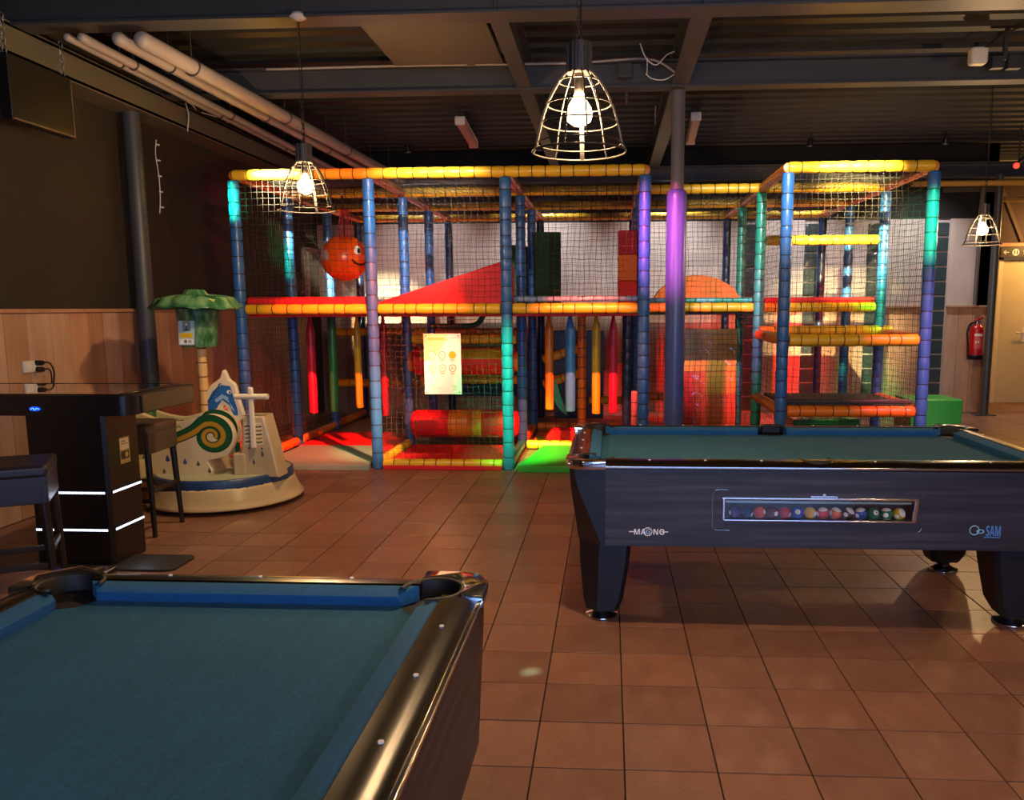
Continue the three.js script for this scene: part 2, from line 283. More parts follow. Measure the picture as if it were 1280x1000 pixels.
{ // yellow pipe work by the back wall on the right
  const a = obj('gas_pipe', pipe([[0, 0, 0], [1.0, 0, 0], [2.2, 0, 0], [3.2, 0, 0]], 0.035, 12, 10), M.pipeYellow); a.position.set(3.7, 2.97, -10.6); tag(a, 'yellow pipe along the back wall above the far lamp', 'pipe');
  const b = obj('gas_pipe', rod([0, 0, 0], [2.2, 0, 0], 0.035, 12), M.pipeYellow); b.position.set(5.3, 2.93, -11.9); tag(b, 'short yellow pipe over the hall behind the dark column', 'pipe');
}
{ // loose cables on the ceiling
  const c1 = obj('cable', pipe([[0, 0, 0], [1.2, 0.005, 0], [2.6, -0.004, 0], [3.3, 0.01, 0], [3.42, -0.05, 0.02], [3.5, -0.12, 0.05]], 0.011, 60, 6), M.pipeGrey); c1.position.set(-2.95, 3.52, -7.22); tag(c1, 'grey conduit running along the ceiling beam behind the big lamp', 'cable');
  const c2 = obj('cable', [rod([0.06, -0.12, 0], [0.06, 0.0, 0.02], 0.004, 5), pipe([[0, 0.12, 0], [0.05, 0, 0.02], [0.13, -0.06, 0.03], [0.22, 0.02, 0.02], [0.28, 0.05, 0]], 0.006, 30, 5), pipe([[0.05, -0.12, 0], [0.1, -0.16, 0.01], [0.2, -0.17, 0.01], [0.28, -0.13, 0]], 0.005, 20, 5)], M.white); c2.position.set(0.24, 3.5, -7.08); tag(c2, 'looped white cables by the beam next to the purple column', 'cable');
  const c3 = obj('cable', [pipe([[0, 0, 0], [0.06, 0.02, 0.2], [0.02, 0.05, 0.5], [0.1, 0.03, 0.65]], 0.006, 24, 5), pipe([[0.05, 0.01, 0.3], [0.08, -0.1, 0.32], [0.07, -0.25, 0.34]], 0.005, 16, 5), pipe([[0.02, 0.02, 0.1], [0.12, 0.04, 0.35], [0.15, 0.1, 0.6]], 0.005, 16, 5), pipe([[0, 0.02, -0.1], [0.1, 0.0, -0.3], [0.02, 0.03, -0.6]], 0.005, 16, 5)], M.white); c3.position.set(-3.93, 3.34, -7.9); tag(c3, 'tangle of white cables lying over the left wall beam', 'cable');
  const c4 = obj('cable', pipe([[0, 0, 0], [0, -0.06, -0.08], [0.0, -0.15, -0.05], [0, -0.2, 0.05]], 0.005, 24, 5), M.white); c4.position.set(0.47, 3.55, -8.9); tag(c4, 'thin white cable curling down beside the beam behind the column', 'cable');
}
{ // fairy light string on the left wall
  const s = thing('light_string', 'short string of small white lights hanging down the dark left wall', 'string light', [-4.155, 0, -7.55]);
  obj('wire', pipe([[0, 3.02, 0], [0.0, 2.9, 0.03], [0, 2.7, 0.0], [0.01, 2.5, 0.02], [0, 2.36, 0.03]], 0.005, 30, 5), M.white, s);
  for (let k = 0; k < 5; k++) { const b = obj('bulb', rod([0, 0, 0], [0.01, 0, -0.035], 0.008, 8), M.white, s); b.position.set(0, 2.98 - k * 0.14, 0.01); }
}
{ // ceiling board
  const o = obj('ceiling_board', [rb(0.88, 0.03, 1.0, 0.005, 0, 0, 0), bx(0.06, 0.012, 0.03, 0.18, -0.02, -0.48)], M.board); o.position.set(-1.29, 3.43, -6.33); tag(o, 'flat brown board fixed under the roof deck beside the narrow beam', 'board');
}
function tubeLight(x, z, turn, label) {
  const o = thing('tube_light', label, 'light', [x, 3.47, z], turn, 'switched-off tube lights on the ceiling');
  obj('housing', rb(0.11, 0.03, 1.3, 0.01, 0, 0.045, 0), M.white, o);
  obj('diffuser', ext(poly([[-0.05, 0.03], [-0.05, -0.01], [-0.035, -0.03], [0.035, -0.03], [0.05, -0.01], [0.05, 0.03]]), 1.24).translate(0, 0, -0.62), mat(0xd8b8a8, 0.3), o);
  for (const s of [-1, 1]) obj('end_cap', rb(0.112, 0.075, 0.04, 0.01, 0, 0.005, s * 0.64), M.white, o);
  for (const z of [0.4, -0.4]) obj('mount', bx(0.04, 0.12, 0.04, 0, 0.1, z), M.steelDark, o);
}
tubeLight(-1.65, -9.75, 0.05, 'off-white tube light on the ceiling between the ceiling board and the back wall');
tubeLight(0.94, -9.75, -0.05, 'off-white tube light on the ceiling beside the purple column');
{ // loudspeaker, sensor box, junction boxes
  const o = thing('wall_screen', 'black flat screen hung on chains from the left wall beam', 'screen', [-3.82, 2.68, -5.5]);
  obj('casing', rb(0.07, 0.41, 0.62, 0.008, 0, 0.205, 0), M.black, o);
  obj('screen_edge', [bx(0.006, 0.008, 0.6, 0.037, 0.012, 0), bx(0.006, 0.4, 0.006, 0.037, 0.2, -0.3)], mat(0x6a5a48, 0.5), o);
  for (const z of [-0.28, 0.28]) { const l = []; for (let k = 0; k < 7; k++) l.push(at(new THREE.TorusGeometry(0.014, 0.003, 5, 10).scale(1, 1.5, 1), 0, 0.43 + k * 0.034, z, 0, k % 2 ? PI / 2 : 0, 0)); obj('chain', l, M.brushed, o); }
  const s = thing('sensor_box', 'white plastic sensor box under the roof deck', 'sensor', [2.86, 3.41, -6.9]);
  obj('housing', rb(0.13, 0.13, 0.1, 0.025, 0, 0, 0, 3), M.offWhite, s); obj('cable', pipe([[0.02, 0.04, 0.04], [0.12, 0.12, 0.05], [0.3, 0.2, 0.1]], 0.008, 12, 5), M.black, s);
  const j = obj('junction_box', [bx(0.09, 0.09, 0.06, -0.06, 0, 0), bx(0.1, 0.1, 0.06, 0.07, 0, 0), bx(0.03, 0.2, 0.03, 0, 0.12, 0)], M.steelDark); j.position.set(3.13, 3.4, -7.05); tag(j, 'pair of dark junction boxes beside the white sensor box', 'box');
  const j2 = obj('junction_box', [rb(0.12, 0.12, 0.07, 0.01, 0, 0, 0), bx(0.02, 0.5, 0.02, 0.02, 0.05, -0.28)], M.steelDark); j2.position.set(0.12, 3.42, -7.12); tag(j2, 'dark junction box on the ceiling beam near the purple column', 'box');
}
// power socket with two plugs
{
  const o = thing('power_socket', 'double power socket with black plugs on the wood panelling', 'socket', [XL + 0.03, 1.08, -5.62], PI / 2);
  obj('plate', rb(0.16, 0.085, 0.02, 0.006, 0, 0, 0).rotateZ(0), M.offWhite, o);
  obj('insert', [rb(0.06, 0.06, 0.01, 0.004, -0.04, 0, 0.012), rb(0.06, 0.06, 0.01, 0.004, 0.04, 0, 0.012)], M.white, o);
  for (const [x, y] of [[0.04, 0.024], [0.04, -0.024]]) { const p = obj('plug', at(new THREE.CylinderGeometry(0.017, 0.02, 0.05, 14).rotateX(PI / 2), x, y, 0.04), M.black, o); obj('cord', pipe([[x, y, 0.06], [x + 0.03, y, 0.085], [x + 0.07 + y * 0.6, y - 0.06, 0.08], [x + 0.085 + y * 0.7, y - 0.2, 0.05]], 0.006, 20, 6), M.black, p); }
}
// right side: door and sign of the hall, fire extinguisher
{
  const d = structure('door_1', [6.4, 0, HALL_Z + 0.03]);
  obj('door_leaf', rb(0.93, 2.16, 0.05, 0.006, 0, 1.08, 0), M.cream, d); obj('door_frame', [bx(0.06, 2.22, 0.09, -0.5, 1.11, 0), bx(0.06, 2.22, 0.09, 0.5, 1.11, 0), bx(1.06, 0.06, 0.09, 0, 2.2, 0)], mat(0xf0e2b4, 0.5), d);
  const h = obj('handle_plate', rb(0.045, 0.2, 0.012, 0.004, -0.1, 1.04, 0.03), M.white, d); obj('handle', [rod([-0.1, 1.07, 0.03], [-0.1, 1.07, 0.08], 0.009, 8), rod([-0.1, 1.07, 0.08], [-0.22, 1.07, 0.08], 0.009, 8)], M.brushed, h);
  const t = canvasTex(768, 128, (g, w, hh) => {
    g.fillStyle = '#35342f'; g.fillRect(0, 0, w, hh); g.strokeStyle = g.fillStyle = '#eeeae0'; g.lineWidth = 9; g.beginPath(); g.moveTo(100, 64); g.lineTo(35, 64); g.moveTo(62, 38); g.lineTo(35, 64); g.lineTo(62, 90); g.stroke();
    g.beginPath(); g.arc(185, 64, 44, 0, 7); g.fill(); g.fillStyle = '#35342f'; for (const x of [170, 202]) { g.beginPath(); g.arc(x, 40, 8, 0, 7); g.fill(); g.fillRect(x - 9, 50, 18, 26); g.fillRect(x - 6, 74, 12, 18); }
    g.fillStyle = '#eeeae0'; g.font = 'bold 62px sans-serif'; g.textBaseline = 'middle'; g.fillText('Toilet', 275, 68);
  });
  const s = thing('toilet_sign', 'dark sign with arrow, toilet symbol and lettering above the cream door', 'sign', [6.29, 2.2, HALL_Z + 0.14]);
  obj('panel', rb(0.9, 0.15, 0.03, 0.004, 0, 0.075, 0), mat(0x35342f, 0.5), s); obj('lettering', new THREE.PlaneGeometry(0.88, 0.147).translate(0, 0.075, 0.016), mat(0xffffff, 0.5, { map: t }), s);
  const l = obj('door_lintel', rb(1.2, 0.06, 0.14, 0.01, 6.35, 2.385, HALL_Z + 0.07), M.trimWood); tag(l, 'wooden ledge above the toilet sign', 'ledge');
}
{
  const e = thing('fire_extinguisher', 'red fire extinguisher with black hose and foot hung by the slim column', 'extinguisher', [4.985, 0.76, -11.5]);
  obj('cylinder', lathe([[0, 0.03], [0.085, 0.03], [0.088, 0.05], [0.088, 0.4], [0.075, 0.445], [0.04, 0.465], [0.03, 0.48], [0, 0.48]], 28), M.extRed, e);
  obj('foot', lathe([[0, 0], [0.1, 0], [0.102, 0.06], [0.088, 0.065], [0, 0.065]], 28), M.black, e);
  obj('valve', [rod([0, 0.46, 0], [0, 0.52, 0], 0.018, 10), rod([-0.02, 0.52, 0], [0.08, 0.56, 0], 0.009, 8), rod([-0.01, 0.5, 0], [0.07, 0.5, 0], 0.008, 8)], M.brushed, e);
  obj('lever', rod([-0.03, 0.525, 0.0], [0.07, 0.575, 0], 0.012, 8), M.extRed, e);
  obj('hose', pipe([[-0.02, 0.5, 0.0], [-0.1, 0.48, 0.03], [-0.135, 0.38, 0.04], [-0.125, 0.2, 0.05], [-0.115, 0.04, 0.05]], 0.013, 30, 8), M.rubber, e);
  obj('label_sticker', new THREE.CylinderGeometry(0.0888, 0.0888, 0.22, 20, 1, true, -0.7, 1.5).translate(0, 0.25, 0), mat(0xffffff, 0.5, { map: canvasTex(256, 256, (g) => { g.fillStyle = '#c23a38'; g.fillRect(0, 0, 256, 256); g.fillStyle = '#eadfd6'; g.fillRect(14, 10, 228, 40); g.fillStyle = '#d98d86'; for (let k = 0; k < 9; k++) g.fillRect(20, 70 + k * 19, 130 + ((k * 53) % 80), 7); g.fillStyle = '#eadfd6'; for (const x of [50, 110]) { g.beginPath(); g.arc(x, 140, 18, 0, 7); g.fill(); } }) }), e);
  obj('wall_hook', bx(0.04, 0.1, 0.11, 0, 0.42, -0.13), M.darkSteel, e);
}
{ // narrow door deep behind the play frame, on the left wall
  const d = structure('door_2', [XL + 0.02, 0, -11.4]);
  obj('door_leaf', rb(0.03, 2.2, 0.42, 0.004, 0, 1.1, 0), M.blackPaint, d); obj('door_frame', [bx(0.06, 2.28, 0.07, 0, 1.14, -0.24), bx(0.06, 2.28, 0.07, 0, 1.14, 0.24), bx(0.06, 0.07, 0.55, 0, 2.28, 0)], M.mortar, d);
}

// ---------------------------------------------------------------- lamps
const bulbGlow = mat(0xfff2d8, 0.3, { emissive: 0xffd9a0, emissiveIntensity: 9 });
function pendant(pos, label, topY, power, glow, sc = 1) {
  const o = thing('pendant_lamp', label, 'lamp', pos); o.scale.setScalar(sc); topY = pos[1] + (topY - pos[1]) / sc;                 // origin at the rim of the cage
  obj('cap', [new THREE.CylinderGeometry(0.044, 0.044, 0.105, 24).translate(0, 0.325, 0), ...Array.from({ length: 12 }, (_, k) => rod([0.044 * Math.cos(k * PI / 6), 0.275, 0.044 * Math.sin(k * PI / 6)], [0.044 * Math.cos(k * PI / 6), 0.375, 0.044 * Math.sin(k * PI / 6)], 0.004, 6))], M.darkSteel, o);
  const prof = [[0.046, 0.28], [0.075, 0.245], [0.105, 0.195], [0.128, 0.14], [0.145, 0.08], [0.158, 0.025], [0.171, 0.0]];
  for (let k = 0; k < 8; k++) {
    const a = [0.05, 0.95, 1.35, 1.85, PI + 0.05, 4.1, 4.75, 5.35][k], c = Math.cos(a), s = Math.sin(a), wide = k === 0 || k === 4 || k === 6;
    if (wide) { const sh = smoothBand(prof, 0.0035); const g = ext(sh, 0.016).translate(0, 0, -0.008); g.rotateY(-a); obj('cage_band', g, M.cage, o); } else obj('cage_wire', pipe(prof.map(([r, y]) => [r * c, y, r * s]), 0.0028, 24, 6), M.cage, o);
  }
  for (const [r, y] of [[0.075, 0.245], [0.118, 0.165], [0.1405, 0.1], [0.1565, 0.03]]) obj('cage_ring', ring(r - 0.002, 0.0026, 0, y, 0, 48), M.cage, o);
  obj('cage_rim', ring(0.171, 0.004, 0, 0, 0, 56), M.cage, o);
  obj('bulb_socket', lathe([[0, 0.28], [0.018, 0.28], [0.018, 0.22], [0.014, 0.2], [0, 0.2]], 16), M.darkSteel, o);
  const b = lathe([[0.0, 0.09], [0.02, 0.092], [0.042, 0.107], [0.049, 0.13], [0.044, 0.155], [0.025, 0.185], [0.015, 0.21], [0, 0.212]], 24);
  obj('bulb', b, glow, o);
  const links = []; const n = Math.round((topY - pos[1] - 0.38) / 0.03);
  for (let k = 0; k < n; k++) links.push(at(new THREE.TorusGeometry(0.0085, 0.002, 4, 10).scale(1, 2.1, 1), 0, 0.39 + k * 0.03, 0, 0, k % 2 ? PI / 2 : 0, 0));
  obj('chain', links, M.darkSteel, o); obj('flex', pipe([[0.006, 0.38, 0], [0.012, 0.38 + (topY - pos[1] - 0.38) * 0.5, 0.004], [0.004, topY - pos[1], 0]], 0.003, 12, 5), M.black, o);
  obj('ceiling_hook', lathe([[0.004, topY - pos[1] - 0.02], [0.05, topY - pos[1]], [0.03, topY - pos[1] + 0.03], [0, topY - pos[1] + 0.03]], 18), M.offWhite, o);
  const l = new THREE.PointLight(0xffcf96, power, 0, 2); l.position.set(0, 0.13, 0); l.castShadow = true; l.shadow.radius = 2; o.add(l);
  return o;
}
function smoothBand(prof, t) { const c = new THREE.CatmullRomCurve3(prof.map((p) => V(p[0], p[1], 0))); const P = c.getPoints(20), a = [], b = []; P.forEach((p, i) => { const d = c.getTangent(i / 20); a.push([p.x - d.y * t, p.y + d.x * t]); b.unshift([p.x + d.y * t, p.y - d.x * t]); }); return poly([...a, ...b]); }
pendant([-0.113, 2.047, -3.1], 'large wire cage hanging lamp in front of the play frame top', 3.6, 8, bulbGlow);
pendant([-1.995, 2.128, -5.42], 'wire cage hanging lamp in front of the bright corner of the yellow beam', 3.32, 8, bulbGlow, 1.1);
pendant([3.55, 2.062, -8.2], 'small distant wire cage hanging lamp beside the slim dark column', 3.62, 7, bulbGlow);
pendant([2.1, 2.06, -1.0], 'wire cage hanging lamp over the floor right of the near pool table', 3.6, 8, bulbGlow);
pendant([-1.2, 2.06, 0.9], 'wire cage hanging lamp behind the near pool table', 3.6, 6, bulbGlow);
pendant([3.9, 2.06, -3.9], 'wire cage hanging lamp at the end of the far pool table', 3.6, 8, bulbGlow);

// stage lamps on a bar
{
  const bar = obj('lamp_bar', [rod([-3.85, 0, 0], [3.8, 0, 0], 0.02, 12), ...[-2, 0.7, 3.4].map((x) => rod([x, 0, 0], [x, 0.17, 0], 0.01, 8))], M.black); bar.position.set(0, LAMP_Y + 0.12, LAMP_Z - 0.02); tag(bar, 'black bar under the roof deck that carries the stage lamps', 'bar');
  stageLamps.forEach(([x, t, c, cd, deg, pen, what]) => {
    const o = thing('stage_lamp', `small black stage lamp on the ceiling bar, ${what}`, 'lamp', [x, LAMP_Y, LAMP_Z], 0, 'stage lamps on the ceiling bar');
    const d = V(...t).sub(V(x, LAMP_Y, LAMP_Z)).normalize(); const body = new THREE.Group(); body.name = 'head'; o.add(body); body.quaternion.setFromUnitVectors(V(0, 0, -1), d);
    const can = lathe([[0, -0.17], [0.03, -0.17], [0.045, -0.15], [0.045, 0], [0.041, 0], [0.041, -0.1], [0, -0.1]], 20).rotateX(PI / 2).rotateY(PI); 
    obj('can', can, M.black, body);
    const col = new THREE.Color().setRGB(...c);
    obj('lens', new THREE.CircleGeometry(0.04, 20).rotateY(PI).translate(0, 0, -0.004), mat(0x222222, 0.3, { emissive: col, emissiveIntensity: 3 }), body);
    obj('bracket', rod([0, 0.0, 0.05], [0, 0.1, 0.05], 0.008, 8), M.black, o);
    const s = new THREE.SpotLight(col, cd, 0, THREE.MathUtils.degToRad(deg), pen, 2); s.position.set(x, LAMP_Y, LAMP_Z).addScaledVector(d, 0.03); s.target.position.set(...t); s.castShadow = true; s.shadow.radius = 1.5;
    scene.add(s); scene.add(s.target);
  });
  addedWashLamps.forEach(([x, cd]) => {
    const P = V(x, 3.48, -10.8), d = V(x, 1.2, -11.7).sub(P).normalize(), o = thing('added_wash_lamp', 'added small black lamp hidden under the roof deck to brighten the back wall', 'lamp', [x, 3.48, -10.8], 0, 'added wash lamps before the back wall');
    const c = obj('can', lathe([[0, -0.09], [0.03, -0.09], [0.04, 0], [0.036, 0], [0, -0.02]], 16).rotateX(PI / 2).rotateY(PI), M.black, o); c.quaternion.setFromUnitVectors(V(0, 0, -1), d);
    obj('lens', new THREE.CircleGeometry(0.034, 16).rotateY(PI).translate(0, 0, -0.003), mat(0x222222, 0.3, { emissive: 0xffffff, emissiveIntensity: 0.25 }), c); obj('bracket', rod([0, 0, 0.06], [0, 0.15, 0.06], 0.008, 8), M.black, o);
    const s = new THREE.SpotLight(0xf4f4ff, cd, 0, THREE.MathUtils.degToRad(46), 1, 2); s.position.copy(P).addScaledVector(d, 0.04); s.target.position.set(x, 1.2, -11.7); s.castShadow = true; s.shadow.radius = 2; scene.add(s); scene.add(s.target);
  });
  // red lamp at the far right, aimed at the tower
  const P = [4.35, 2.98, -9.3], T = [2.2, 0.75, -11.0];
  const o = thing('stage_lamp', 'small red glowing stage lamp under the beam near the toilet sign', 'lamp', P); const d = V(...T).sub(V(...P)).normalize();
  const body = obj('can', lathe([[0, -0.1], [0.03, -0.1], [0.035, 0], [0.03, 0], [0, -0.01]], 16).rotateX(PI / 2).rotateY(PI), M.black, o); body.quaternion.setFromUnitVectors(V(0, 0, -1), d);
  obj('lens', new THREE.SphereGeometry(0.03, 14, 10).translate(-0.03, -0.02, 0.02), mat(0x400808, 0.3, { emissive: 0xff2418, emissiveIntensity: 6 }), o);
  obj('stem', rod([0, 0.03, 0], [0, 0.4, 0], 0.01, 8), M.black, o);
  const s = new THREE.SpotLight(0xff2a18, 230, 0, 0.36, 0.9, 2); s.position.set(...P).addScaledVector(d, 0.08); s.target.position.set(...T); s.castShadow = true; scene.add(s); scene.add(s.target);
  // hall lamp beyond the column
  const h = thing('hall_lamp', 'round warm ceiling lamp of the hall by the cream door', 'lamp', [6.6, 2.75, -12.3]);
  obj('globe', new THREE.SphereGeometry(0.13, 24, 16), mat(0xfff0d0, 0.4, { emissive: 0xffd28a, emissiveIntensity: 4 }), h); obj('stem', rod([0, 0.12, 0], [0, 0.85, 0], 0.012, 8), M.steelDark, h);
  const l = new THREE.PointLight(0xffc070, 10, 0, 2); l.position.set(0, -0.15, 0); l.castShadow = true; l.shadow.radius = 5; h.add(l);
}

// ---------------------------------------------------------------- the play frame
const SX = -3.377, SZ = -7.382, U = 1.228, H = 2.669, D = 1.477, PR = 0.052;
const px = (i) => SX + i * U, pz = (j) => SZ - j * U;
const playFrame = thing('play_frame', 'two-storey soft play climbing frame of padded posts, yellow beams and black nets', 'play frame', [SX, 0, SZ]);
// padded tube along +y with tie bands in its grooves
function padded(L, r, seed, seg = 0.125, n = 14) {
  const R = rng(seed), pts = [[0, 0], [r * 0.8, 0], [r * 0.95, 0.006]], grooves = []; let y = 0;
  while (y < L - 0.001) {
    let l = seg * (0.75 + 0.5 * R()); if (L - y - l < seg * 0.5) l = L - y; const e = Math.min(0.012, l * 0.2), b = 1 + 0.05 * R();
    pts.push([r * 0.985, y + e], [r * b, y + l * 0.5], [r * 0.985, y + l - e]); y += l;
    if (y < L - 0.01) { pts.push([r * 0.9, y]); grooves.push(y); }
  }
  pts.push([r * 0.8, L], [0, L]);
  return { body: lathe(pts, n), ties: grooves.map((g) => new THREE.CylinderGeometry(r * 0.935, r * 0.935, 0.008, n, 1, true).translate(0, g, 0)) };
}
let seedN = 100;
function paddedPart(name, p, q, r, m, parent = playFrame, seg = 0.125) {
  const a = V(...p), b = V(...q), L = a.distanceTo(b), { body, ties } = padded(L, r, seedN++, seg);
  const o = obj(name, body, m, parent); o.position.copy(a); o.quaternion.setFromUnitVectors(V(0, 1, 0), b.sub(a).normalize());
  if (ties.length) obj('tie_bands', ties, M.tie, o).userData.kind = 'stuff';
  return o;
}
const L3 = (i, y, j) => [i * U, y, -j * U];
// posts
const postMat = (i, j) => (j === 0 ? M.blue : (i === 4 && j < 3) ? M.teal : j === 3 ? M.navy : M.blue);  // teal on the inner tower posts stands in for green light on blue
for (let i = 0; i < 6; i++) for (let j = 0; j < 4; j++) paddedPart('post', L3(i, 0, j), [i * U, H - 0.045, -j * U], PR, postMat(i, j));
// top beams
const bm = (a, b, m = M.yellow, r = 0.048, n = 'beam') => paddedPart(n, a, b, r, m);
for (let j = 0; j < 4; j++) for (let i = 0; i < 5; i++) if (j > 0 || i !== 3) bm(L3(i, H, j), L3(i + 1, H, j));
for (let i = 0; i < 6; i++) for (let j = 0; j < 3; j++) bm(L3(i, H, j), L3(i, H, j + 1), M.orange, 0.046);
// deck beams
const cut = 0.055;
const bx_ = (i, y, j, m, r = 0.047, n = 'beam') => bm([i * U + cut, y, -j * U], [(i + 1) * U - cut, y, -j * U], m, r, n);
const bz_ = (i, y, j, m, r = 0.047, n = 'beam') => bm([i * U, y, -j * U - cut], [i * U, y, -(j + 1) * U + cut], m, r, n);
for (const i of [0, 1, 2]) bx_(i, D, 0, M.yellow);
for (let i = 0; i < 5; i++) bx_(i, D, 1, M.yellow);
for (let i = 0; i < 4; i++) bx_(i, D, 2, M.orange);
for (let i = 0; i < 4; i++) for (let j = 0; j < 3; j++) if (!(i === 3 && j === 0)) bz_(i, D, j, M.orange);
// base beams
bx_(1, 0.05, 0, M.yellow); bz_(1, 0.05, 0, M.yellow); bz_(2, 0.05, 0, M.teal);
for (let j = 0; j < 3; j++) bz_(0, 0.06, j, M.orange);
bx_(2, 0.05, 0.9, M.yellow); bz_(2, 0.05, 1, M.orange); bx_(2, 0.05, 2, M.orange);
bx_(3, 0.05, 1, M.orange);
// climbing rails inside the bays
bx_(0, 1.2, 2, M.yellow); bx_(0, 0.58, 2, M.yellow);
bx_(1, 1.157, 1, M.yellow, 0.05); bx_(1, 0.7, 1.3, M.mustard, 0.05);
bx_(1, 1.2, 2, M.orange, 0.045); bx_(1, 0.66, 2.4, M.orange, 0.045);
bm([2 * U + 0.12, 0.86, -2 * U], [2 * U + 0.62, 1.02, -2 * U], M.yellow, 0.055); bm([2 * U + 0.12, 0.56, -2 * U], [2 * U + 0.62, 0.72, -2 * U], M.yellow, 0.055);
bm([2.5 * U, 0.02, -1.5 * U], [2.5 * U, D - 0.06, -1.5 * U], M.orange, 0.05, 'post');
bm([2.55 * U, 0.36, -2.1 * U], [3 * U - cut, 0.36, -2.1 * U], M.mustard, 0.05);
bm([2.94 * U, 0.02, -0.12], [2.94 * U, 0.72, -0.12], mat(0xb86a70, 0.4), 0.03, 'post');
bm([2.9 * U, 0.02, -1.2], [2.9 * U, D - 0.06, -1.2], M.navy, 0.05, 'post');
// tower at the right: stepped levels
bx_(4, 2.15, 1, M.yellow, 0.05); bx_(4, 1.19, 0, M.yellow, 0.05); bx_(4, 0.555, 0, M.orange, 0.05); bx_(4, 0.1, 0, M.orange, 0.045);
bm([4 * U, 1.24, -U + 0.06], [5 * U + 0.12, 1.24, -U + 0.02], M.yellow, 0.05);
bz_(4, 1.2, 0, M.orange, 0.05); bz_(4, 0.56, 0, M.orange, 0.05); bx_(3, 0.42, 2, M.orange, 0.05);
bz_(5, 1.2, 0, M.orange, 0.05); bz_(5, 0.56, 0, M.orange, 0.05); bz_(5, D, 1, M.orange); bz_(4, D, 1, M.orange);
// platforms: wooden deck covered in vinyl
const deck = (x0, x1, z0, z1, y, m, t = 0.07) => obj('platform', rb(x1 - x0, t, z1 - z0, 0.012, (x0 + x1) / 2, y - t / 2, (z0 + z1) / 2), m, playFrame);
for (let i = 0; i < 4; i++) for (let j = 0; j < 3; j++) if (!(i === 3 && j === 0)) deck(i * U + 0.05, (i + 1) * U - 0.05, -(j + 1) * U + 0.05, -j * U - 0.05, D, i === 3 ? M.greyFoam : M.padRed);
deck(4 * U + 0.06, 5 * U - 0.06, -U + 0.06, -0.06, 1.2, M.yellow); deck(4 * U + 0.06, 5 * U - 0.06, -U + 0.06, -0.06, 0.6, M.greyFoam);
deck(4 * U + 0.06, 5 * U - 0.06, -2 * U + 0.06, -U - 0.06, D + 0.04, M.padRed);
// edge pads above the deck beams
obj('edge_pad', rb(U - 0.11, 0.075, 0.05, 0.02, 0.5 * U, D + 0.075, -0.03), M.padRed, playFrame);
bx_(2, D + 0.085, 0.06, M.lilac, 0.026, 'edge_pad'); bx_(3, D + 0.075, 1.04, M.teal, 0.026, 'edge_pad');  // blue pads: lilac and teal put the coloured lamp light into the colour
obj('edge_pad', rb(U - 0.11, 0.06, 0.06, 0.02, 4.5 * U, D + 0.07, -U - 0.03), M.padRed, playFrame);
obj('edge_pad', rb(U - 0.11, 0.04, 0.08, 0.015, 4.5 * U, 0.635, -0.1), M.greyFoam, playFrame);
// nets
function net(o, u, v, W, Hh, cell, parent, r = 0.0019, amp = 1) {
  const O = V(...o), uu = V(...u), vv = V(...v), nn = uu.clone().cross(vv).normalize(), pos = [], nor = [], idx = [];
  const sd = Math.abs(O.x * 3.1 + O.y * 1.7 + O.z * 2.3);
  const disp = (a, b) => { const e = Math.min(1, Math.min(a, W - a, b, Hh - b) / 0.15); return [amp * e * (0.012 * Math.sin(a * 7.1 + sd) + 0.01 * Math.sin(b * 9.3 + sd * 2)), amp * e * (0.008 * Math.sin(b * 11 + a * 3 + sd) + 0.004 * Math.sin(a * 31 + sd)), amp * e * 0.02 * Math.sin(a * 3.3 + sd) * Math.sin(b * 3.7 + sd)]; };
  const strand = (f, len, side, flip) => {
    const n = Math.max(2, Math.ceil(len / 0.11)), base0 = pos.length / 3;
    for (let k = 0; k <= n; k++) {
      const [a, b] = f(len * k / n), d = disp(a, b); const P = O.clone().addScaledVector(uu, a + d[0]).addScaledVector(vv, b + d[1]).addScaledVector(nn, d[2]);
      for (let q = 0; q < 3; q++) { const t = q * 2.0944 + 0.5, ox = Math.cos(t), oz = Math.sin(t); const N = side.clone().multiplyScalar(ox).addScaledVector(nn, oz); pos.push(P.x + N.x * r, P.y + N.y * r, P.z + N.z * r); nor.push(N.x, N.y, N.z); }
      if (k) for (let q = 0; q < 3; q++) { const A = base0 + (k - 1) * 3 + q, B = base0 + (k - 1) * 3 + (q + 1) % 3, C = A + 3, E = B + 3; if (flip) idx.push(A, C, B, B, C, E); else idx.push(A, B, C, B, E, C); }
    }
  };
  for (let a = 0; a <= W + 1e-6; a += W / Math.round(W / cell)) strand((t) => [a, t], Hh, uu, true);
  for (let b = 0; b <= Hh + 1e-6; b += Hh / Math.round(Hh / cell)) strand((t) => [t, b], W, vv);
  const g = new THREE.BufferGeometry(); g.setAttribute('position', new THREE.Float32BufferAttribute(pos, 3)); g.setAttribute('normal', new THREE.Float32BufferAttribute(nor, 3)); g.setIndex(idx);
  return obj('net', g, M.net, parent);
}
const CE = 0.055, up = [0, 1, 0];
const netX = (i, j, y0, y1, dz = 0) => net([i * U + 0.05, y0, -j * U + dz], [1, 0, 0], up, U - 0.1, y1 - y0, CE, playFrame);
const netZ = (i, j, y0, y1) => net([i * U, y0, -j * U - 0.05], [0, 0, -1], up, U - 0.1, y1 - y0, CE, playFrame);
const TOP = H - 0.045;
netX(0, 0, D + 0.05, TOP); netX(1, 0, D + 0.05, TOP); netX(2, 0, D + 0.05, TOP); netX(1, 0, 0.09, D - 0.045);
netX(4, 0, 0.1, TOP);
netX(3, 1, 0.1, D - 0.045); netX(3, 1, D + 0.045, TOP);
for (let j = 0; j < 3; j++) { netZ(0, j, 0.1, D - 0.04); netZ(0, j, D + 0.04, TOP); netZ(5, j, 0.1, TOP); }
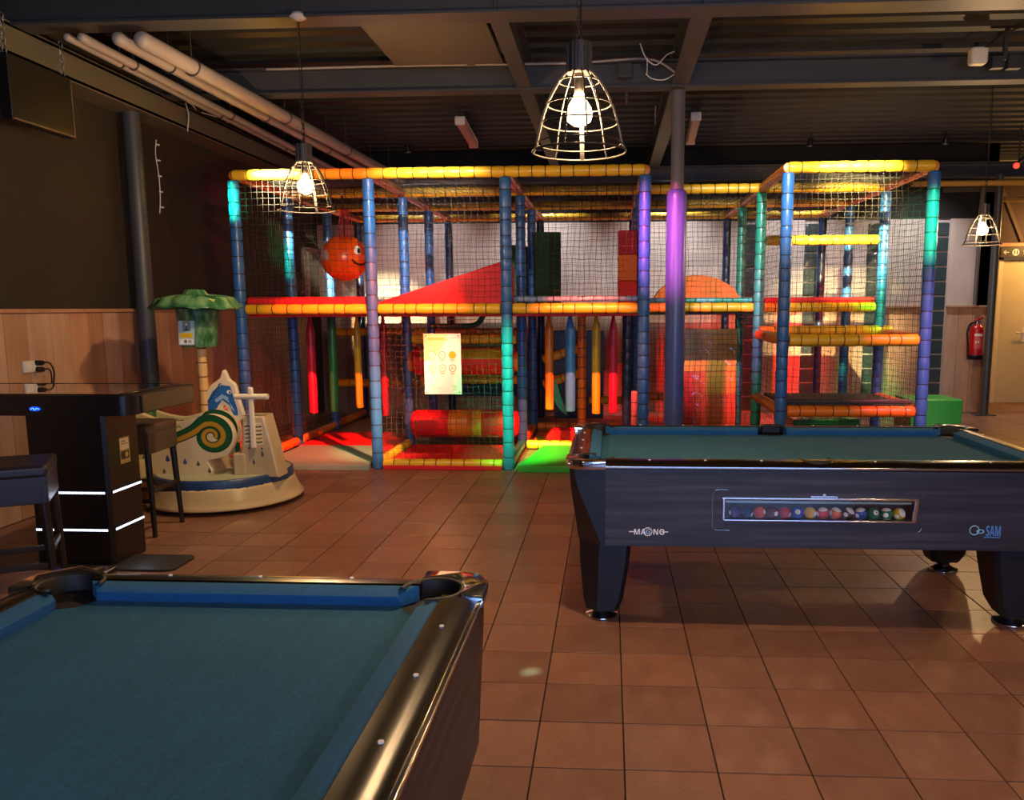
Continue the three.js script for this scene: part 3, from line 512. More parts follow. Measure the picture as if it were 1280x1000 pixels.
netZ(3, 0, D + 0.04, TOP); netZ(4, 0, 0.1, TOP); netZ(4, 1, 0.1, TOP); netZ(1, 0, 0.09, D - 0.04); netZ(3, 1, 0.1, D - 0.04);
for (let i = 0; i < 5; i++) { netX(i, 3, 0.1, D - 0.04); netX(i, 3, D + 0.04, TOP); }
for (let i = 0; i < 5; i++) for (let j = 0; j < 3; j++) if (!(i === 3 && j === 0)) net([i * U + 0.05, H - 0.02, -j * U - 0.05], [1, 0, 0], [0, 0, -1], U - 0.1, U - 0.1, CE, playFrame);
// rollers and soft parts that belong to the frame
function roller(x0, x1, y, z, r, bands, name = 'roller') {
  const o = obj(name, lathe([[0, 0], [r * 0.5, 0], [r * 0.85, 0.015], [r, 0.06], [r, x1 - x0 - 0.06], [r * 0.85, x1 - x0 - 0.015], [r * 0.5, x1 - x0], [0, x1 - x0]], 28).rotateZ(-PI / 2).translate(0, 0, 0), M.padRed, playFrame); o.position.set(x0, y, z);
  for (const [a, b, m] of bands) obj('stripe', new THREE.CylinderGeometry(r + 0.002, r + 0.002, b - a, 28, 1, true).rotateZ(PI / 2).translate((a + b) / 2, 0, 0), m, o);
  return o;
}
roller(1 * U + 0.03, 2 * U - 0.03, 0.256, -U, 0.146, [[0.42, 0.68, M.orange], [0.68, 0.77, M.yellow]]);
{ const o = roller(1 * U + 0.06, 2 * U - 0.06, 0.92, -U, 0.145, []);
  const c = new THREE.CylinderGeometry(0.147, 0.147, 0.98, 28, 1, true, 0.25, 0.9).rotateZ(PI / 2).translate(0.6, 0, 0); obj('stripe', c, M.mustard, o); obj('stripe', new THREE.CylinderGeometry(0.147, 0.147, 0.98, 28, 1, true, 1.9, 0.5).rotateZ(PI / 2).translate(0.6, 0, 0), M.orange, o);
  const e = obj('end_disc', [new THREE.CylinderGeometry(0.11, 0.11, 0.05, 24).rotateZ(PI / 2).translate(0.0, 0, 0), new THREE.CylinderGeometry(0.11, 0.11, 0.05, 24).rotateZ(PI / 2).translate(1.108, 0, 0)], M.orange, o); }
// soft blocks on the deck: things of their own
const onDeck = D + 0.002;
{ // red wedge
  const g = ext(poly([[0, 0], [1.16, 0], [1.16, 0.395], [0.0, 0.03]]), 0.95, 0.012).translate(0, 0.012, -0.95);
  const o = obj('soft_ramp', uvm(g), M.padRed); o.position.set(px(1) + 0.03, onDeck, pz(0) - 0.06); o.scale.x = 0.985; tag(o, 'red wedge-shaped soft ramp on the upper deck behind the net', 'ramp');
}
{
  const o = obj('soft_block', [rb(0.3, 0.86, 0.42, 0.012, 0, 0.43, 0)], M.softGreen); o.position.set(-0.73, onDeck, pz(2) + 0.12); o.rotation.y = 0.12; tag(o, 'tall dark green soft block standing on the upper deck', 'foam block');
  const o2 = obj('soft_block', rb(0.26, 0.72, 0.3, 0.012, 0, 0.36, 0), M.softGreen); o2.position.set(-1.1, onDeck, pz(2) + 0.15); tag(o2, 'dark green soft block half hidden behind the middle blue posts', 'foam block');
  const s = thing('soft_column', 'red, orange and red striped soft column on the upper deck', 'foam block', [px(2) + 1.1, onDeck, pz(1) + 0.12]);
  for (const [y, h, m] of [[0, 0.27, M.padRed], [0.27, 0.26, M.softOrange], [0.53, 0.24, M.softCrimson]]) obj('block', rb(0.19, h - 0.002, 0.2, 0.012, 0, y + h / 2, 0), m, s);
  const a = obj('soft_arch', ext((() => { const sh = new THREE.Shape(); sh.moveTo(-0.5, 0); sh.bezierCurveTo(-0.48, 0.2, -0.25, 0.34, 0, 0.34); sh.bezierCurveTo(0.25, 0.34, 0.48, 0.2, 0.5, 0); sh.closePath(); return sh; })(), 0.16, 0.01, 24), M.softOrange); a.position.set(0.99, onDeck + 0.012, pz(2) + 0.2); tag(a, 'orange half-round soft arch on the recessed deck', 'foam arch');
}
{ // orange fish ball
  const f = thing('fish_ball', 'round orange fish face ball hanging on a black strap in the net cell', 'ball', [-2.63, 1.72, -8.13]);
  obj('body', new THREE.SphereGeometry(0.228, 40, 28).translate(0, 0.26, 0), M.fish, f);
  obj('strap', rod([0, 0.48, 0], [0, 0.86, 0], 0.012, 8), M.rubber, f); obj('hook', ring(0.014, 0.003, 0, 0, 0, 14).rotateX(PI / 2).translate(0, 0.875, 0), M.brushed, f);
  const onBall = (th, ph, r = 0.228) => [r * Math.sin(th) * Math.cos(ph), 0.26 + r * Math.sin(ph), r * Math.cos(th) * Math.cos(ph)];
  for (const th of [0.92, 1.85]) { const e = obj('eye', at(new THREE.SphereGeometry(0.04, 18, 12).scale(1, 1.2, 0.3).rotateY(th), ...onBall(th, 0.27)), M.white, f); obj('pupil', at(new THREE.SphereGeometry(0.022, 14, 10).scale(0.9, 1.1, 0.3).rotateY(th), ...onBall(th + 0.03, 0.25, 0.238)), M.black, e); }
  obj('mouth', pipe([0.62, 0.75, 0.95, 1.15, 1.4, 1.65].map((t, k) => onBall(t, -0.1 - 0.22 * Math.sin(k / 5 * PI), 0.23)), 0.011, 24, 6), M.black, f);
  obj('fin', at(new THREE.SphereGeometry(0.045, 18, 12).scale(0.8, 1.25, 0.35).rotateY(-0.55), ...onBall(-0.55, 0.05, 0.233)), mat(0x8a8f98, 0.25), f);
  const o = obj('toy_streamer', [...Array.from({ length: 7 }, (_, k) => pipe([[(k - 3) * 0.012, 0, 0], [(k - 3) * 0.02, -0.1, 0.01 * (k % 3)], [(k - 3) * 0.022, -0.24 - 0.02 * (k % 3), 0]], 0.004, 8, 5)), ring(0.04, 0.008, 0, 0, 0, 16)], M.crimson); o.position.set(-2.55, 2.42, -7.95); tag(o, 'small red fringe hanging under the net roof behind the lamp', 'toy');
}
// hanging foam bags
function bag(pxl, y0, z, m, label, r = 0.043, top = 1.4) {
  const o = thing('hanging_bag', label, 'swing bag', [pxl, y0, z], 0, 'long bags hanging under the upper deck'); const L = top - y0;
  obj('tube', lathe([[0, 0], [r * 0.9, 0], [r, 0.01], [r * 1.03, L * 0.3], [r, L * 0.6], [r * 1.02, L - 0.17], [r * 0.95, L - 0.13], [r * 0.5, L - 0.04], [r * 0.35, L], [0, L]], 18), m, o);
  obj('cord', [pipe([[0, L - 0.01, 0], [0.008, L + 0.02, 0.004], [0, L + 0.05, 0]], 0.005, 8, 6), at(new THREE.TorusGeometry(0.012, 0.003, 5, 10), 0, L + 0.035, 0)], M.white, o);
}
const ZB1 = -8.2;
bag(-3.04, 0.415, ZB1, M.crimson, 'dark red hanging bag, outermost in the bay over the grey mat');
bag(-2.815, 0.43, ZB1, M.darkGreen2 || (M.darkGreen2 = vinyl(0x1f6a34)), 'green hanging bag between the dark red and the yellow one');
bag(-2.555, 0.47, ZB1, M.mustard, 'mustard yellow hanging bag beside the second blue post', 0.036);
bag(-2.3, 0.38, ZB1 - 0.05, M.crimson, 'dark red hanging bag behind the notice net', 0.036);
bag(-0.6, 0.46, ZB1, vinyl(0xc8721c), 'orange hanging bag over the green mat', 0.042);
bag(-0.39, 0.445, ZB1, M.skyBlue, 'blue hanging bag between the orange bag and the orange post', 0.05);
bag(-0.13, 0.42, ZB1, vinyl(0xc9a81e), 'yellow hanging bag beside the orange padded post', 0.042);
bag(0.04, 0.43, ZB1, vinyl(0xb8143c), 'red hanging bag next to the lilac-lit post', 0.042);
// panels behind the frame bays
{
  const o = thing('curtain_panel', 'yellow and orange vinyl curtain with clear plastic windows below the recessed deck', 'curtain', [1.19, 0.03, pz(2) + 0.1]);
  obj('upper_sheet', rb(0.62, 0.5, 0.02, 0.006, 0, 0.95, 0), M.yellow, o); obj('lower_sheet', rb(0.62, 0.68, 0.02, 0.006, 0, 0.36, 0), M.orange, o);
  obj('side_strip', rb(0.1, 0.68, 0.03, 0.006, -0.25, 0.36, 0.01), vinyl(0xe84a18), o); obj('block_sheet', rb(0.36, 0.26, 0.025, 0.006, 0.12, 0.56, 0.01), M.yellow, o);
  const clear = new THREE.MeshPhysicalMaterial({ color: 0xf6f2ea, roughness: 0.1, transmission: 0.97, thickness: 0, ior: 1.4 });
  const sheet = new THREE.PlaneGeometry(0.5, 1.08, 40, 70); { const p = sheet.getAttribute('position'); for (let i = 0; i < p.count; i++) { const x = p.getX(i), y = p.getY(i); p.setZ(i, 0.012 * Math.sin(9 * y + 7 * Math.sin(5 * x + 2 * y)) + 0.008 * Math.sin(17 * x + 11 * y + 2 * Math.sin(13 * y))); } sheet.computeVertexNormals(); }
  obj('clear_sheet', sheet.translate(0.04, 0.62, 0.045), clear, o);
  const b = obj('dark_panel', rb(0.62, 1.1, 0.03, 0.008, 0, 0.55, 0), M.navy); b.position.set(-0.38, 0.1, pz(2.3)); tag(b, 'dark blue panel behind the hanging blue bag', 'panel');
  const b2 = obj('dark_panel', rb(1.0, 0.34, 0.03, 0.008, 0, 0.17, 0), M.navy); b2.position.set(px(1) + 0.7, 0.42, pz(2)); tag(b2, 'dark blue panel behind the red roller under the notice', 'panel');
  const g = obj('leaf_flap', ext(smooth([[0, 0.3], [0.06, 0.12], [0.14, -0.1], [0.03, 0.0], [-0.03, 0.15]]), 0.02, 0.004), M.teal); g.position.set(-0.62, 0.36, pz(1.6)); tag(g, 'green leaf-shaped flap behind the orange hanging bag', 'flap');
  const s = obj('slide_tube', pipe([[0, 0.0, 0], [0.3, 0.0, 0], [0.52, 0.02, 0], [0.6, 0.12, 0], [0.6, 0.3, 0]], 0.032, 30, 10), vinyl(0x17603c, 0.2)); s.position.set(-2.02, 1.28, pz(1.5)); tag(s, 'glossy dark green bent tube under the deck behind the notice', 'tube');
}
// mats and steps on the floor
function matBlock(name, pts, h, m, label, cat = 'mat') { const g = ext(poly(pts.map(([x, z]) => [x, -z])), h - 0.016, 0.008).rotateX(-PI / 2).translate(0, 0.008, 0); const o = obj(name, uvm(g), m); return tag(o, label, cat); }
matBlock('floor_mat', [[px(0) + 0.13, SZ + 0.12], [px(1) - 0.06, SZ + 0.1], [px(1) - 0.22, SZ - 0.93], [px(0) + 0.16, SZ - 0.93]], 0.06, M.greyMatTinted, 'grey-green floor mat at the entrance under the hanging bags');
matBlock('floor_mat', [[px(0) + 0.12, SZ - 0.96], [px(1) - 0.08, SZ - 0.96], [px(1) - 0.08, SZ - 1.9], [px(0) + 0.12, SZ - 1.9]], 0.055, M.padRed, 'bright red floor mat behind the grey-green one');
matBlock('floor_mat', [[px(1) + 0.07, SZ + 0.04], [px(2) - 0.07, SZ + 0.04], [px(2) - 0.07, SZ - 1.1], [px(1) + 0.07, SZ - 1.1]], 0.045, M.padRed, 'red floor mat below the notice and the red roller');
matBlock('floor_mat', [[px(2) + 0.1, SZ + 0.12], [px(3) - 0.05, SZ + 0.12], [px(3) - 0.05, SZ - 1.0], [px(2) + 0.24, SZ - 1.0]], 0.06, M.lime, 'bright green floor mat at the entrance beside the pool table corner');
matBlock('floor_mat', [[px(2) + 0.1, SZ - 1.2], [px(3) - 0.1, SZ - 1.2], [px(3) - 0.1, SZ - 2.3], [px(2) + 0.1, SZ - 2.3]], 0.04, M.orange, 'orange floor mat behind the base beam over the green mat');
{
  const w = obj('soft_step', uvm(ext(poly([[0, 0], [0.5, 0], [0.42, 0.1], [0.1, 0.1]]), 0.22, 0.006)), M.padRed); w.position.set(px(2) + 0.2, 0.046, pz(1.35)); tag(w, 'small red soft step lying on the orange mat', 'foam block');
  const g = obj('soft_block', rb(0.5, 0.56, 0.5, 0.015, 0, 0.28, 0), M.green); g.position.set(3.27, 0, pz(1) + 0.05); tag(g, 'green soft block on the floor beside the tower corner post', 'foam block');
  const g2 = obj('soft_block', rb(0.7, 0.3, 0.5, 0.015, 0, 0.15, 0), M.green); g2.position.set(2.3, 0, pz(1) - 0.35); tag(g2, 'low green soft block on the floor inside the tower', 'foam block');
}
// notice board with rules
{
  const t = canvasTex(512, 832, (g, w, h) => {
    g.fillStyle = '#eef3dc'; g.fillRect(0, 0, w, h); g.fillStyle = '#9fd8a0'; g.beginPath(); g.moveTo(0, 0); g.lineTo(w, 0); g.lineTo(w, 60); g.bezierCurveTo(380, 70, 300, 90, 270, 140); g.bezierCurveTo(240, 230, 160, 340, 0, 380); g.fill();
    g.fillStyle = '#b8dfd2'; g.beginPath(); g.moveTo(w, 0); g.lineTo(w, 70); g.bezierCurveTo(420, 60, 360, 90, 320, 70); g.lineTo(330, 0); g.fill();
    g.fillStyle = '#d9c34a'; g.fillRect(56, 56, 230, 26); g.fillStyle = '#c9d08a'; g.fillRect(56, 90, 120, 8);
    const cs = ['#4f9a68', '#c06a3a', '#d8a010', '#a08a30', '#d0883a', '#c24a2a'];
    for (let k = 0; k < 6; k++) { const x = 110 + (k % 3) * 142, y = 290 + Math.floor(k / 3) * 182; g.strokeStyle = cs[k]; g.lineWidth = 7; g.fillStyle = k === 2 ? '#e0b020' : '#e9efcf'; g.beginPath(); g.arc(x, y, 48, 0, 7); g.fill(); g.stroke(); g.lineWidth = 6; g.beginPath();
      if (k === 0) { g.moveTo(x - 18, y - 12); g.lineTo(x - 18, y + 2); g.moveTo(x + 16, y - 12); g.lineTo(x + 16, y + 2); } else if (k === 3) { g.moveTo(x, y - 25); g.lineTo(x - 8, y); g.lineTo(x + 12, y + 28); g.moveTo(x - 8, y); g.lineTo(x - 16, y + 26); } else if (k === 5) { g.moveTo(x - 26, y + 26); g.lineTo(x - 6, y - 16); g.lineTo(x + 26, y + 20); } else { g.moveTo(x - 26, y - 4); g.lineTo(x, y + 6); g.lineTo(x + 26, y - 8); }
      g.stroke(); g.fillStyle = '#8f9a5a'; g.fillRect(x - 36, y + 62, 72, 8); g.fillRect(x - 26, y + 76, 52, 7); }
    g.fillStyle = '#b7b48c'; g.fillRect(62, 712, 90, 9); g.fillRect(380, 712, 70, 9); for (let k = 0; k < 3; k++) { g.fillRect(62, 738 + k * 16, 190 - k * 40, 5); g.fillRect(400, 738 + k * 16, 50, 5); }
  });
  const o = thing('notice_board', 'white and green notice board with six round symbols on the front net', 'sign', [-1.507, 0.705, SZ + 0.045]);
  obj('panel', rb(0.34, 0.55, 0.006, 0.002, 0, 0.275, 0), M.white, o); obj('print', new THREE.PlaneGeometry(0.336, 0.546).translate(0, 0.275, 0.0036), mat(0xffffff, 0.45, { map: t }), o);
  for (const sx of [-1, 1]) for (const y of [0.02, 0.53]) obj('screw', new THREE.SphereGeometry(0.006, 8, 6).translate(sx * 0.15, y, 0.004), M.darkSteel, o);
}

// ---------------------------------------------------------------- pool tables
const font = await new FontLoader().loadAsync('fonts/droid/droid_sans_bold.typeface.json');
function lettering(s, size, depth = 0.0015) { const g = new TextGeometry(s, { font, size, depth, curveSegments: 4 }); return g; }
function mitred(prof, x0, x1, k0, k1) {                              // prism along x: profile (u inward, y), ends cut by k*u
  const pos = [], n = prof.length, A = prof.map(([u, y]) => [x0 + k0 * u, y, u]), B = prof.map(([u, y]) => [x1 - k1 * u, y, u]);
  const tri = (a, b, c) => pos.push(...a, ...b, ...c);
  for (let i = 0; i < n; i++) { const j = (i + 1) % n; tri(A[i], B[i], B[j]); tri(A[i], B[j], A[j]); }
  for (let i = 1; i < n - 1; i++) { tri(A[0], A[i], A[i + 1]); tri(B[0], B[i + 1], B[i]); }
  const g = new THREE.BufferGeometry(); g.setAttribute('position', new THREE.Float32BufferAttribute(pos, 3)); g.computeVertexNormals(); return g;
}
function poolTable(pos, turn, label, HT, tray, L = 2.25, W = 1.23) {
  const t = thing('pool_table', label, 'pool table', pos, turn), a = L / 2, b = W / 2, RW = 0.1, bed = HT - 0.045;
  // body: narrows to the bottom with chamfered corners
  const yT = HT - 0.028, yB = HT - 0.39;
  const outline = (y, ex, ez, c) => { const X = a - ex, Z = b - ez; return [[X - c, y, Z], [X, y, Z - c * 1.1], [X, y, -Z + c * 1.1], [X - c, y, -Z], [-X + c, y, -Z], [-X, y, -Z + c * 1.1], [-X, y, Z - c * 1.1], [-X + c, y, Z]]; };
  const O1 = outline(yT, 0.012, 0.012, 0.02), O2 = outline(yT - 0.1, 0.018, 0.012, 0.035), O3 = outline(yB, 0.05, 0.014, 0.11);
  const pos3 = [], quad = (p, q, r, s) => pos3.push(...p, ...q, ...r, ...p, ...r, ...s);
  for (const [P, Q] of [[O1, O2], [O2, O3]]) for (let i = 0; i < 8; i++) { if (i === 7 || i === 3) continue; const j = (i + 1) % 8; quad(P[i], Q[i], Q[j], P[j]); }
  for (let i = 1; i < 7; i++) pos3.push(...O3[0], ...O3[i + 1], ...O3[i]);
  const bg = new THREE.BufferGeometry(); bg.setAttribute('position', new THREE.Float32BufferAttribute(pos3, 3)); bg.computeVertexNormals();
  obj('body', uvm(bg), M.tableDark, t);
  const sidePanel = (hole) => { const s = poly([[-a + 0.032, yT], [-a + 0.053, yT - 0.1], [-a + 0.16, yB], [a - 0.16, yB], [a - 0.053, yT - 0.1], [a - 0.032, yT]]); if (hole) s.holes.push(new THREE.Path([[-0.415, HT - 0.258], [0.408, HT - 0.258], [0.41, HT - 0.166], [-0.418, HT - 0.166]].map((p) => new THREE.Vector2(...p)))); return s; };
  obj('corner_wrap', ext(sidePanel(tray), 0.01).translate(0, 0, b - 0.022), M.tableDark, t); obj('corner_wrap', ext(sidePanel(false), 0.01).translate(0, 0, -b + 0.012), M.tableDark, t);
  const wood = (hole) => { const s = poly([[-a + 0.176, yT], [-a + 0.176, yB], [a - 0.19, yB], [a - 0.19, yT]]); if (hole) s.holes.push(new THREE.Path([[-0.415, HT - 0.258], [0.408, HT - 0.258], [0.41, HT - 0.166], [-0.418, HT - 0.166]].map((p) => new THREE.Vector2(...p)))); return s; };
  obj('side_panel', uvm(ext(wood(tray), 0.003).translate(0, 0, b - 0.012)), M.tableWood, t); obj('side_panel', uvm(ext(wood(false), 0.003).translate(0, 0, -b + 0.009)), M.tableWood, t);
  obj('trim_strip', [rb(L - 0.26, 0.012, 0.014, 0.004, 0, yT + 0.004, b - 0.004), rb(L - 0.26, 0.012, 0.014, 0.004, 0, yT + 0.004, -b + 0.004), rb(0.014, 0.012, W - 0.26, 0.004, a - 0.004, yT + 0.004, 0), rb(0.014, 0.012, W - 0.26, 0.004, -a + 0.004, yT + 0.004, 0)], M.chrome, t);
  // rails: rounded towards the outside
  const cc = 0.17;
  const railShape = () => { const s = new THREE.Shape(); s.moveTo(0, HT - 0.035); s.lineTo(0, HT - 0.004); s.lineTo(0.004, HT); s.lineTo(RW * 0.2, HT); s.bezierCurveTo(RW * 0.5, HT, RW * 0.75, HT - 0.008, RW * 0.93, HT - 0.022); s.bezierCurveTo(RW * 0.98, HT - 0.026, RW, HT - 0.028, RW, HT - 0.031); s.lineTo(RW, HT - 0.035); s.closePath(); return s; };
  const rail = (len) => toCreasedNormals(ext(railShape(), len, 0, 10), 0.6);
  for (const s of [1, -1]) {
    const g = rail(L - 2 * cc).translate(0, 0, -(L - 2 * cc) / 2); g.rotateY(PI / 2 * (s > 0 ? -1 : 1)); g.translate(0, 0, s * (b - RW)); obj('long_rail', uvm(g), M.railWood, t);
    const h = rail(W - 2 * cc).translate(0, 0, -(W - 2 * cc) / 2); if (s < 0) h.rotateY(PI); h.translate(s * (a - RW), 0, 0); obj('short_rail', uvm(h), M.railWood, t);
  }
  // chrome corner caps
  const capS = () => { const s = new THREE.Shape(); s.moveTo(cc, 0); s.lineTo(0.085, 0); s.absarc(0.085, 0.085, 0.085, -PI / 2, -PI, true); s.lineTo(0, cc); s.lineTo(0.054, cc); s.absarc(0.13, 0.13, 0.086, 2.656, 5.198, false); s.lineTo(cc, 0.054); s.closePath(); return s; };
  for (const sx of [1, -1]) for (const sz of [1, -1]) {
    const g = ext(capS(), 0.03, 0.006, 16); g.rotateX(PI / 2); g.translate(0, HT - 0.002, 0);          // (x inward, z inward)
    const P = g.getAttribute('position'); for (let i = 0; i < P.count; i++) { P.setX(i, sx * (a - P.getX(i))); P.setZ(i, sz * (b - P.getZ(i))); }
    if (sx * sz < 0) { const gi = g.index ? g.toNonIndexed() : g; const q = gi.getAttribute('position').array; for (let i = 0; i < q.length; i += 9) for (let k = 0; k < 3; k++) { const v = q[i + 3 + k]; q[i + 3 + k] = q[i + 6 + k]; q[i + 6 + k] = v; } }
    g.computeVertexNormals(); obj('corner_cap', toCreasedNormals(g, 0.7), M.chrome, t);
  }
  // bed and cushions
  obj('bed', bx(L - 2 * RW + 0.02, 0.03, W - 2 * RW + 0.02, 0, bed - 0.015, 0), M.cloth, t);
  const CU = 0.052, prof = [[0, HT - 0.004], [0.012, HT - 0.003], [CU, HT - 0.016], [CU - 0.002, HT - 0.022], [CU - 0.014, bed], [0, bed]];
  const cush = (x0, x1, k0, k1) => mitred(prof.slice().reverse(), x0, x1, k0, k1);
  const xe = a - 0.172, ze = b - 0.172, mp = 0.07;
  for (const s of [1, -1]) for (const h of [1, -1]) { const g = h > 0 ? cush(mp, xe, 0.35, 0.9) : cush(-xe, -mp, 0.9, 0.35); if (s > 0) { g.rotateY(PI); } g.translate(0, 0, s * (b - RW)); obj('cushion', uvm(toCreasedNormals(g, 0.5)), M.cushion, t); }
  for (const s of [1, -1]) { const g = cush(-ze, ze, 0.9, 0.9); g.rotateY(s > 0 ? -PI / 2 : PI / 2); g.translate(s * (a - RW), 0, 0); obj('cushion', uvm(toCreasedNormals(g, 0.5)), M.cushion, t); }
  // pockets
  const pocket = (x, z, ang, r, open) => {
    const g = [lathe([[r, bed - 0.09], [r + 0.006, bed - 0.09], [r + 0.012, HT - 0.006], [r + 0.006, HT + 0.003], [r - 0.004, HT - 0.002], [r - 0.006, bed - 0.09]], 28)];
    const part = new THREE.LatheGeometry([[r - 0.006, bed - 0.001], [r - 0.004, HT - 0.002], [r + 0.006, HT + 0.004], [r + 0.014, HT - 0.002], [r + 0.016, bed - 0.02]].map((p) => new THREE.Vector2(...p)), 24, ang + open / 2, 2 * PI - open);
    const disc = new THREE.CircleGeometry(r + 0.004, 28).rotateX(-PI / 2).translate(0, bed + 0.0012, 0);
    obj('pocket', [part, disc].map((q) => q.translate(x, 0, z)), M.rubber, t);
  };
  for (const sx of [1, -1]) for (const sz of [1, -1]) pocket(sx * (a - 0.13), sz * (b - 0.13), Math.atan2(-sx, -sz), 0.074, 1.55);
  for (const sz of [1, -1]) pocket(0, sz * (b - RW - 0.005), sz > 0 ? PI : 0, 0.064, 2.3);
  // sights
  const dot = new THREE.CylinderGeometry(0.0055, 0.0055, 0.003, 12).translate(0, HT + 0.0002, 0);
  for (const sz of [1, -1]) for (const x of [-0.75, -0.5, -0.25, 0.25, 0.5, 0.75]) obj('sight', dot, M.white, t).position.set(x, 0, sz * (b - 0.056));
  for (const sx of [1, -1]) for (const z of [-0.25, 0, 0.25]) obj('sight', dot, M.white, t).position.set(sx * (a - 0.056), 0, z);
  // legs with levelling feet
  for (const sx of [1, -1]) for (const sz of [1, -1]) {
    const sec = (y, w, d, ox, c) => [[ox, y, 0], [ox - w, y, 0], [ox - w, y, -d], [ox, y, -d]].map((p) => p);
    const lv = [[yB + 0.01, 0.25, 0.24, 0, 0.1], [yB - 0.12, 0.235, 0.22, -0.004, 0.09], [0.11, 0.19, 0.19, -0.02, 0.07], [0.055, 0.15, 0.15, -0.035, 0.05]], rows = [];
    for (const [y, w, d, ox, c] of lv) rows.push([[ox - c, y, 0], [ox - w + 0.02, y, 0], [ox - w, y, -0.02], [ox - w, y, -d + 0.02], [ox - w + 0.02, y, -d], [ox - 0.02, y, -d], [ox, y, -d + 0.02], [ox, y, -c]]);
    const p3 = []; for (let k = 0; k < rows.length - 1; k++) for (let i = 0; i < 8; i++) { const j = (i + 1) % 8, P = rows[k], Q = rows[k + 1]; p3.push(...P[i], ...P[j], ...Q[j], ...P[i], ...Q[j], ...Q[i]); }
    const lastR = rows[rows.length - 1]; for (let i = 1; i < 7; i++) p3.push(...lastR[0], ...lastR[i], ...lastR[i + 1]);
    let arr = p3; if (sx * sz < 0) { arr = []; for (let i = 0; i < p3.length; i += 9) arr.push(...p3.slice(i, i + 3), ...p3.slice(i + 6, i + 9), ...p3.slice(i + 3, i + 6)); }
    const g = new THREE.BufferGeometry(); g.setAttribute('position', new THREE.Float32BufferAttribute(arr.map((v, i) => (i % 3 === 0 ? sx * (a - 0.05 + v) : i % 3 === 2 ? sz * (b - 0.12 + v) : v)), 3)); g.computeVertexNormals();
    const leg = obj('leg', uvm(toCreasedNormals(g, 0.5)), M.legBlack, t);
    obj('levelling_foot', lathe([[0, 0.06], [0.03, 0.06], [0.035, 0.035], [0.05, 0.022], [0.078, 0.014], [0.08, 0.004], [0.076, 0], [0, 0]], 28).translate(sx * (a - 0.05 - 0.11), 0, sz * (b - 0.12 - 0.1)), M.chrome, leg);
  }
  if (tray) {
    const zf = b - 0.009, yc = HT - 0.212, tr = obj('ball_tray', [bx(0.85, 0.006, 0.09, 0, HT - 0.268, zf - 0.05), bx(0.85, 0.13, 0.006, 0, yc, zf - 0.095), bx(0.85, 0.006, 0.09, 0, HT - 0.15, zf - 0.05), bx(0.006, 0.13, 0.09, -0.425, yc, zf - 0.05), bx(0.006, 0.13, 0.09, 0.425, yc, zf - 0.05)], M.black, t);
    obj('tray_frame', [rb(0.86, 0.012, 0.012, 0.004, 0, HT - 0.162, zf + 0.004), rb(0.84, 0.01, 0.012, 0.004, 0, HT - 0.262, zf + 0.004), at(rb(0.012, 0.1, 0.012, 0.004), -0.42, yc, zf + 0.004), at(rb(0.02, 0.1, 0.012, 0.004), 0.418, yc, zf + 0.004, 0, 0, -0.1)], M.chrome, tr);
    obj('inner_bar', rb(0.82, 0.012, 0.008, 0.003, 0, HT - 0.183, zf - 0.02), mat(0x9fb8ac, 0.25, { metalness: 0.6 }), tr);
    obj('tray_glass', bx(0.83, 0.09, 0.002, 0, yc, zf - 0.006), M.glassPane, tr);
    obj('lock', [at(new THREE.CylinderGeometry(0.007, 0.008, 0.008, 16).rotateX(PI / 2), 0.02, HT - 0.145, zf + 0.003), rb(0.12, 0.008, 0.006, 0.002, 0.02, HT - 0.152, zf + 0.004)], M.chrome, tr);
    const arc = (cx, cy, a0, a1, ext0, ext1) => { const p = []; if (ext0) p.push(ext0); for (let k = 0; k <= 5; k++) { const q = a0 + (a1 - a0) * k / 5; p.push([cx + 0.022 * Math.cos(q), cy + 0.022 * Math.sin(q), zf + 0.001]); } if (ext1) p.push(ext1); return pipe(p, 0.0016, 20, 5); };
    const tY = HT - 0.124, bY = HT - 0.31;
    for (const bl of [arc(-0.447, tY - 0.022, PI, PI / 2, [-0.469, bY + 0.06, zf + 0.001], [-0.4, tY, zf + 0.001]), arc(-0.447, bY + 0.022, PI, PI * 1.5, [-0.469, bY + 0.06, zf + 0.001], [-0.39, bY, zf + 0.001]), arc(0.427, tY - 0.022, 0, PI / 2, null, [0.39, tY, zf + 0.001]), arc(0.427, bY + 0.022, 0, -PI / 2, null, [0.385, bY, zf + 0.001])]) obj('bezel_line', bl, M.chrome, tr);
    const white = mat(0xf2f6fa, 0.4), lblue = mat(0x5a96dc, 0.4);
    const em = obj('emblem', [at(lettering('MA', 0.026), -0.822, HT - 0.335, zf), at(lettering('NO', 0.026), -0.735, HT - 0.335, zf), bx(0.03, 0.004, 0.0015, -0.826, HT - 0.322, zf + 0.0008), bx(0.03, 0.004, 0.0015, -0.68, HT - 0.322, zf + 0.0008)], white, t);
    obj('emblem_ring', at(new THREE.TorusGeometry(0.0185, 0.002, 6, 28), -0.757, HT - 0.322, zf + 0.001), white, em); obj('emblem_letter', at(lettering('G', 0.024), -0.767, HT - 0.334, zf), mat(0x9cc8f4, 0.4), em);
    const lg = obj('maker_mark', [at(new THREE.TorusGeometry(0.02, 0.0026, 6, 28), 0.678, HT - 0.297, zf + 0.001), at(new THREE.TorusGeometry(0.009, 0.0024, 6, 20).scale(1.5, 0.9, 1), 0.704, HT - 0.302, zf + 0.001)], mat(0x8fd0e8, 0.35), t);
    const sam = lettering('SAM', 0.046); sam.scale(0.5, 1, 1); obj('maker_letters', [at(sam, 0.727, HT - 0.322, zf), bx(0.07, 0.004, 0.0015, 0.755, HT - 0.328, zf + 0.0008)], lblue, lg);
  }
  return t;
}
const T1 = poolTable([0.935, 0, -4.215], 0, 'blue cloth pool table with a glass ball window in its dark wood side', 0.8, true);
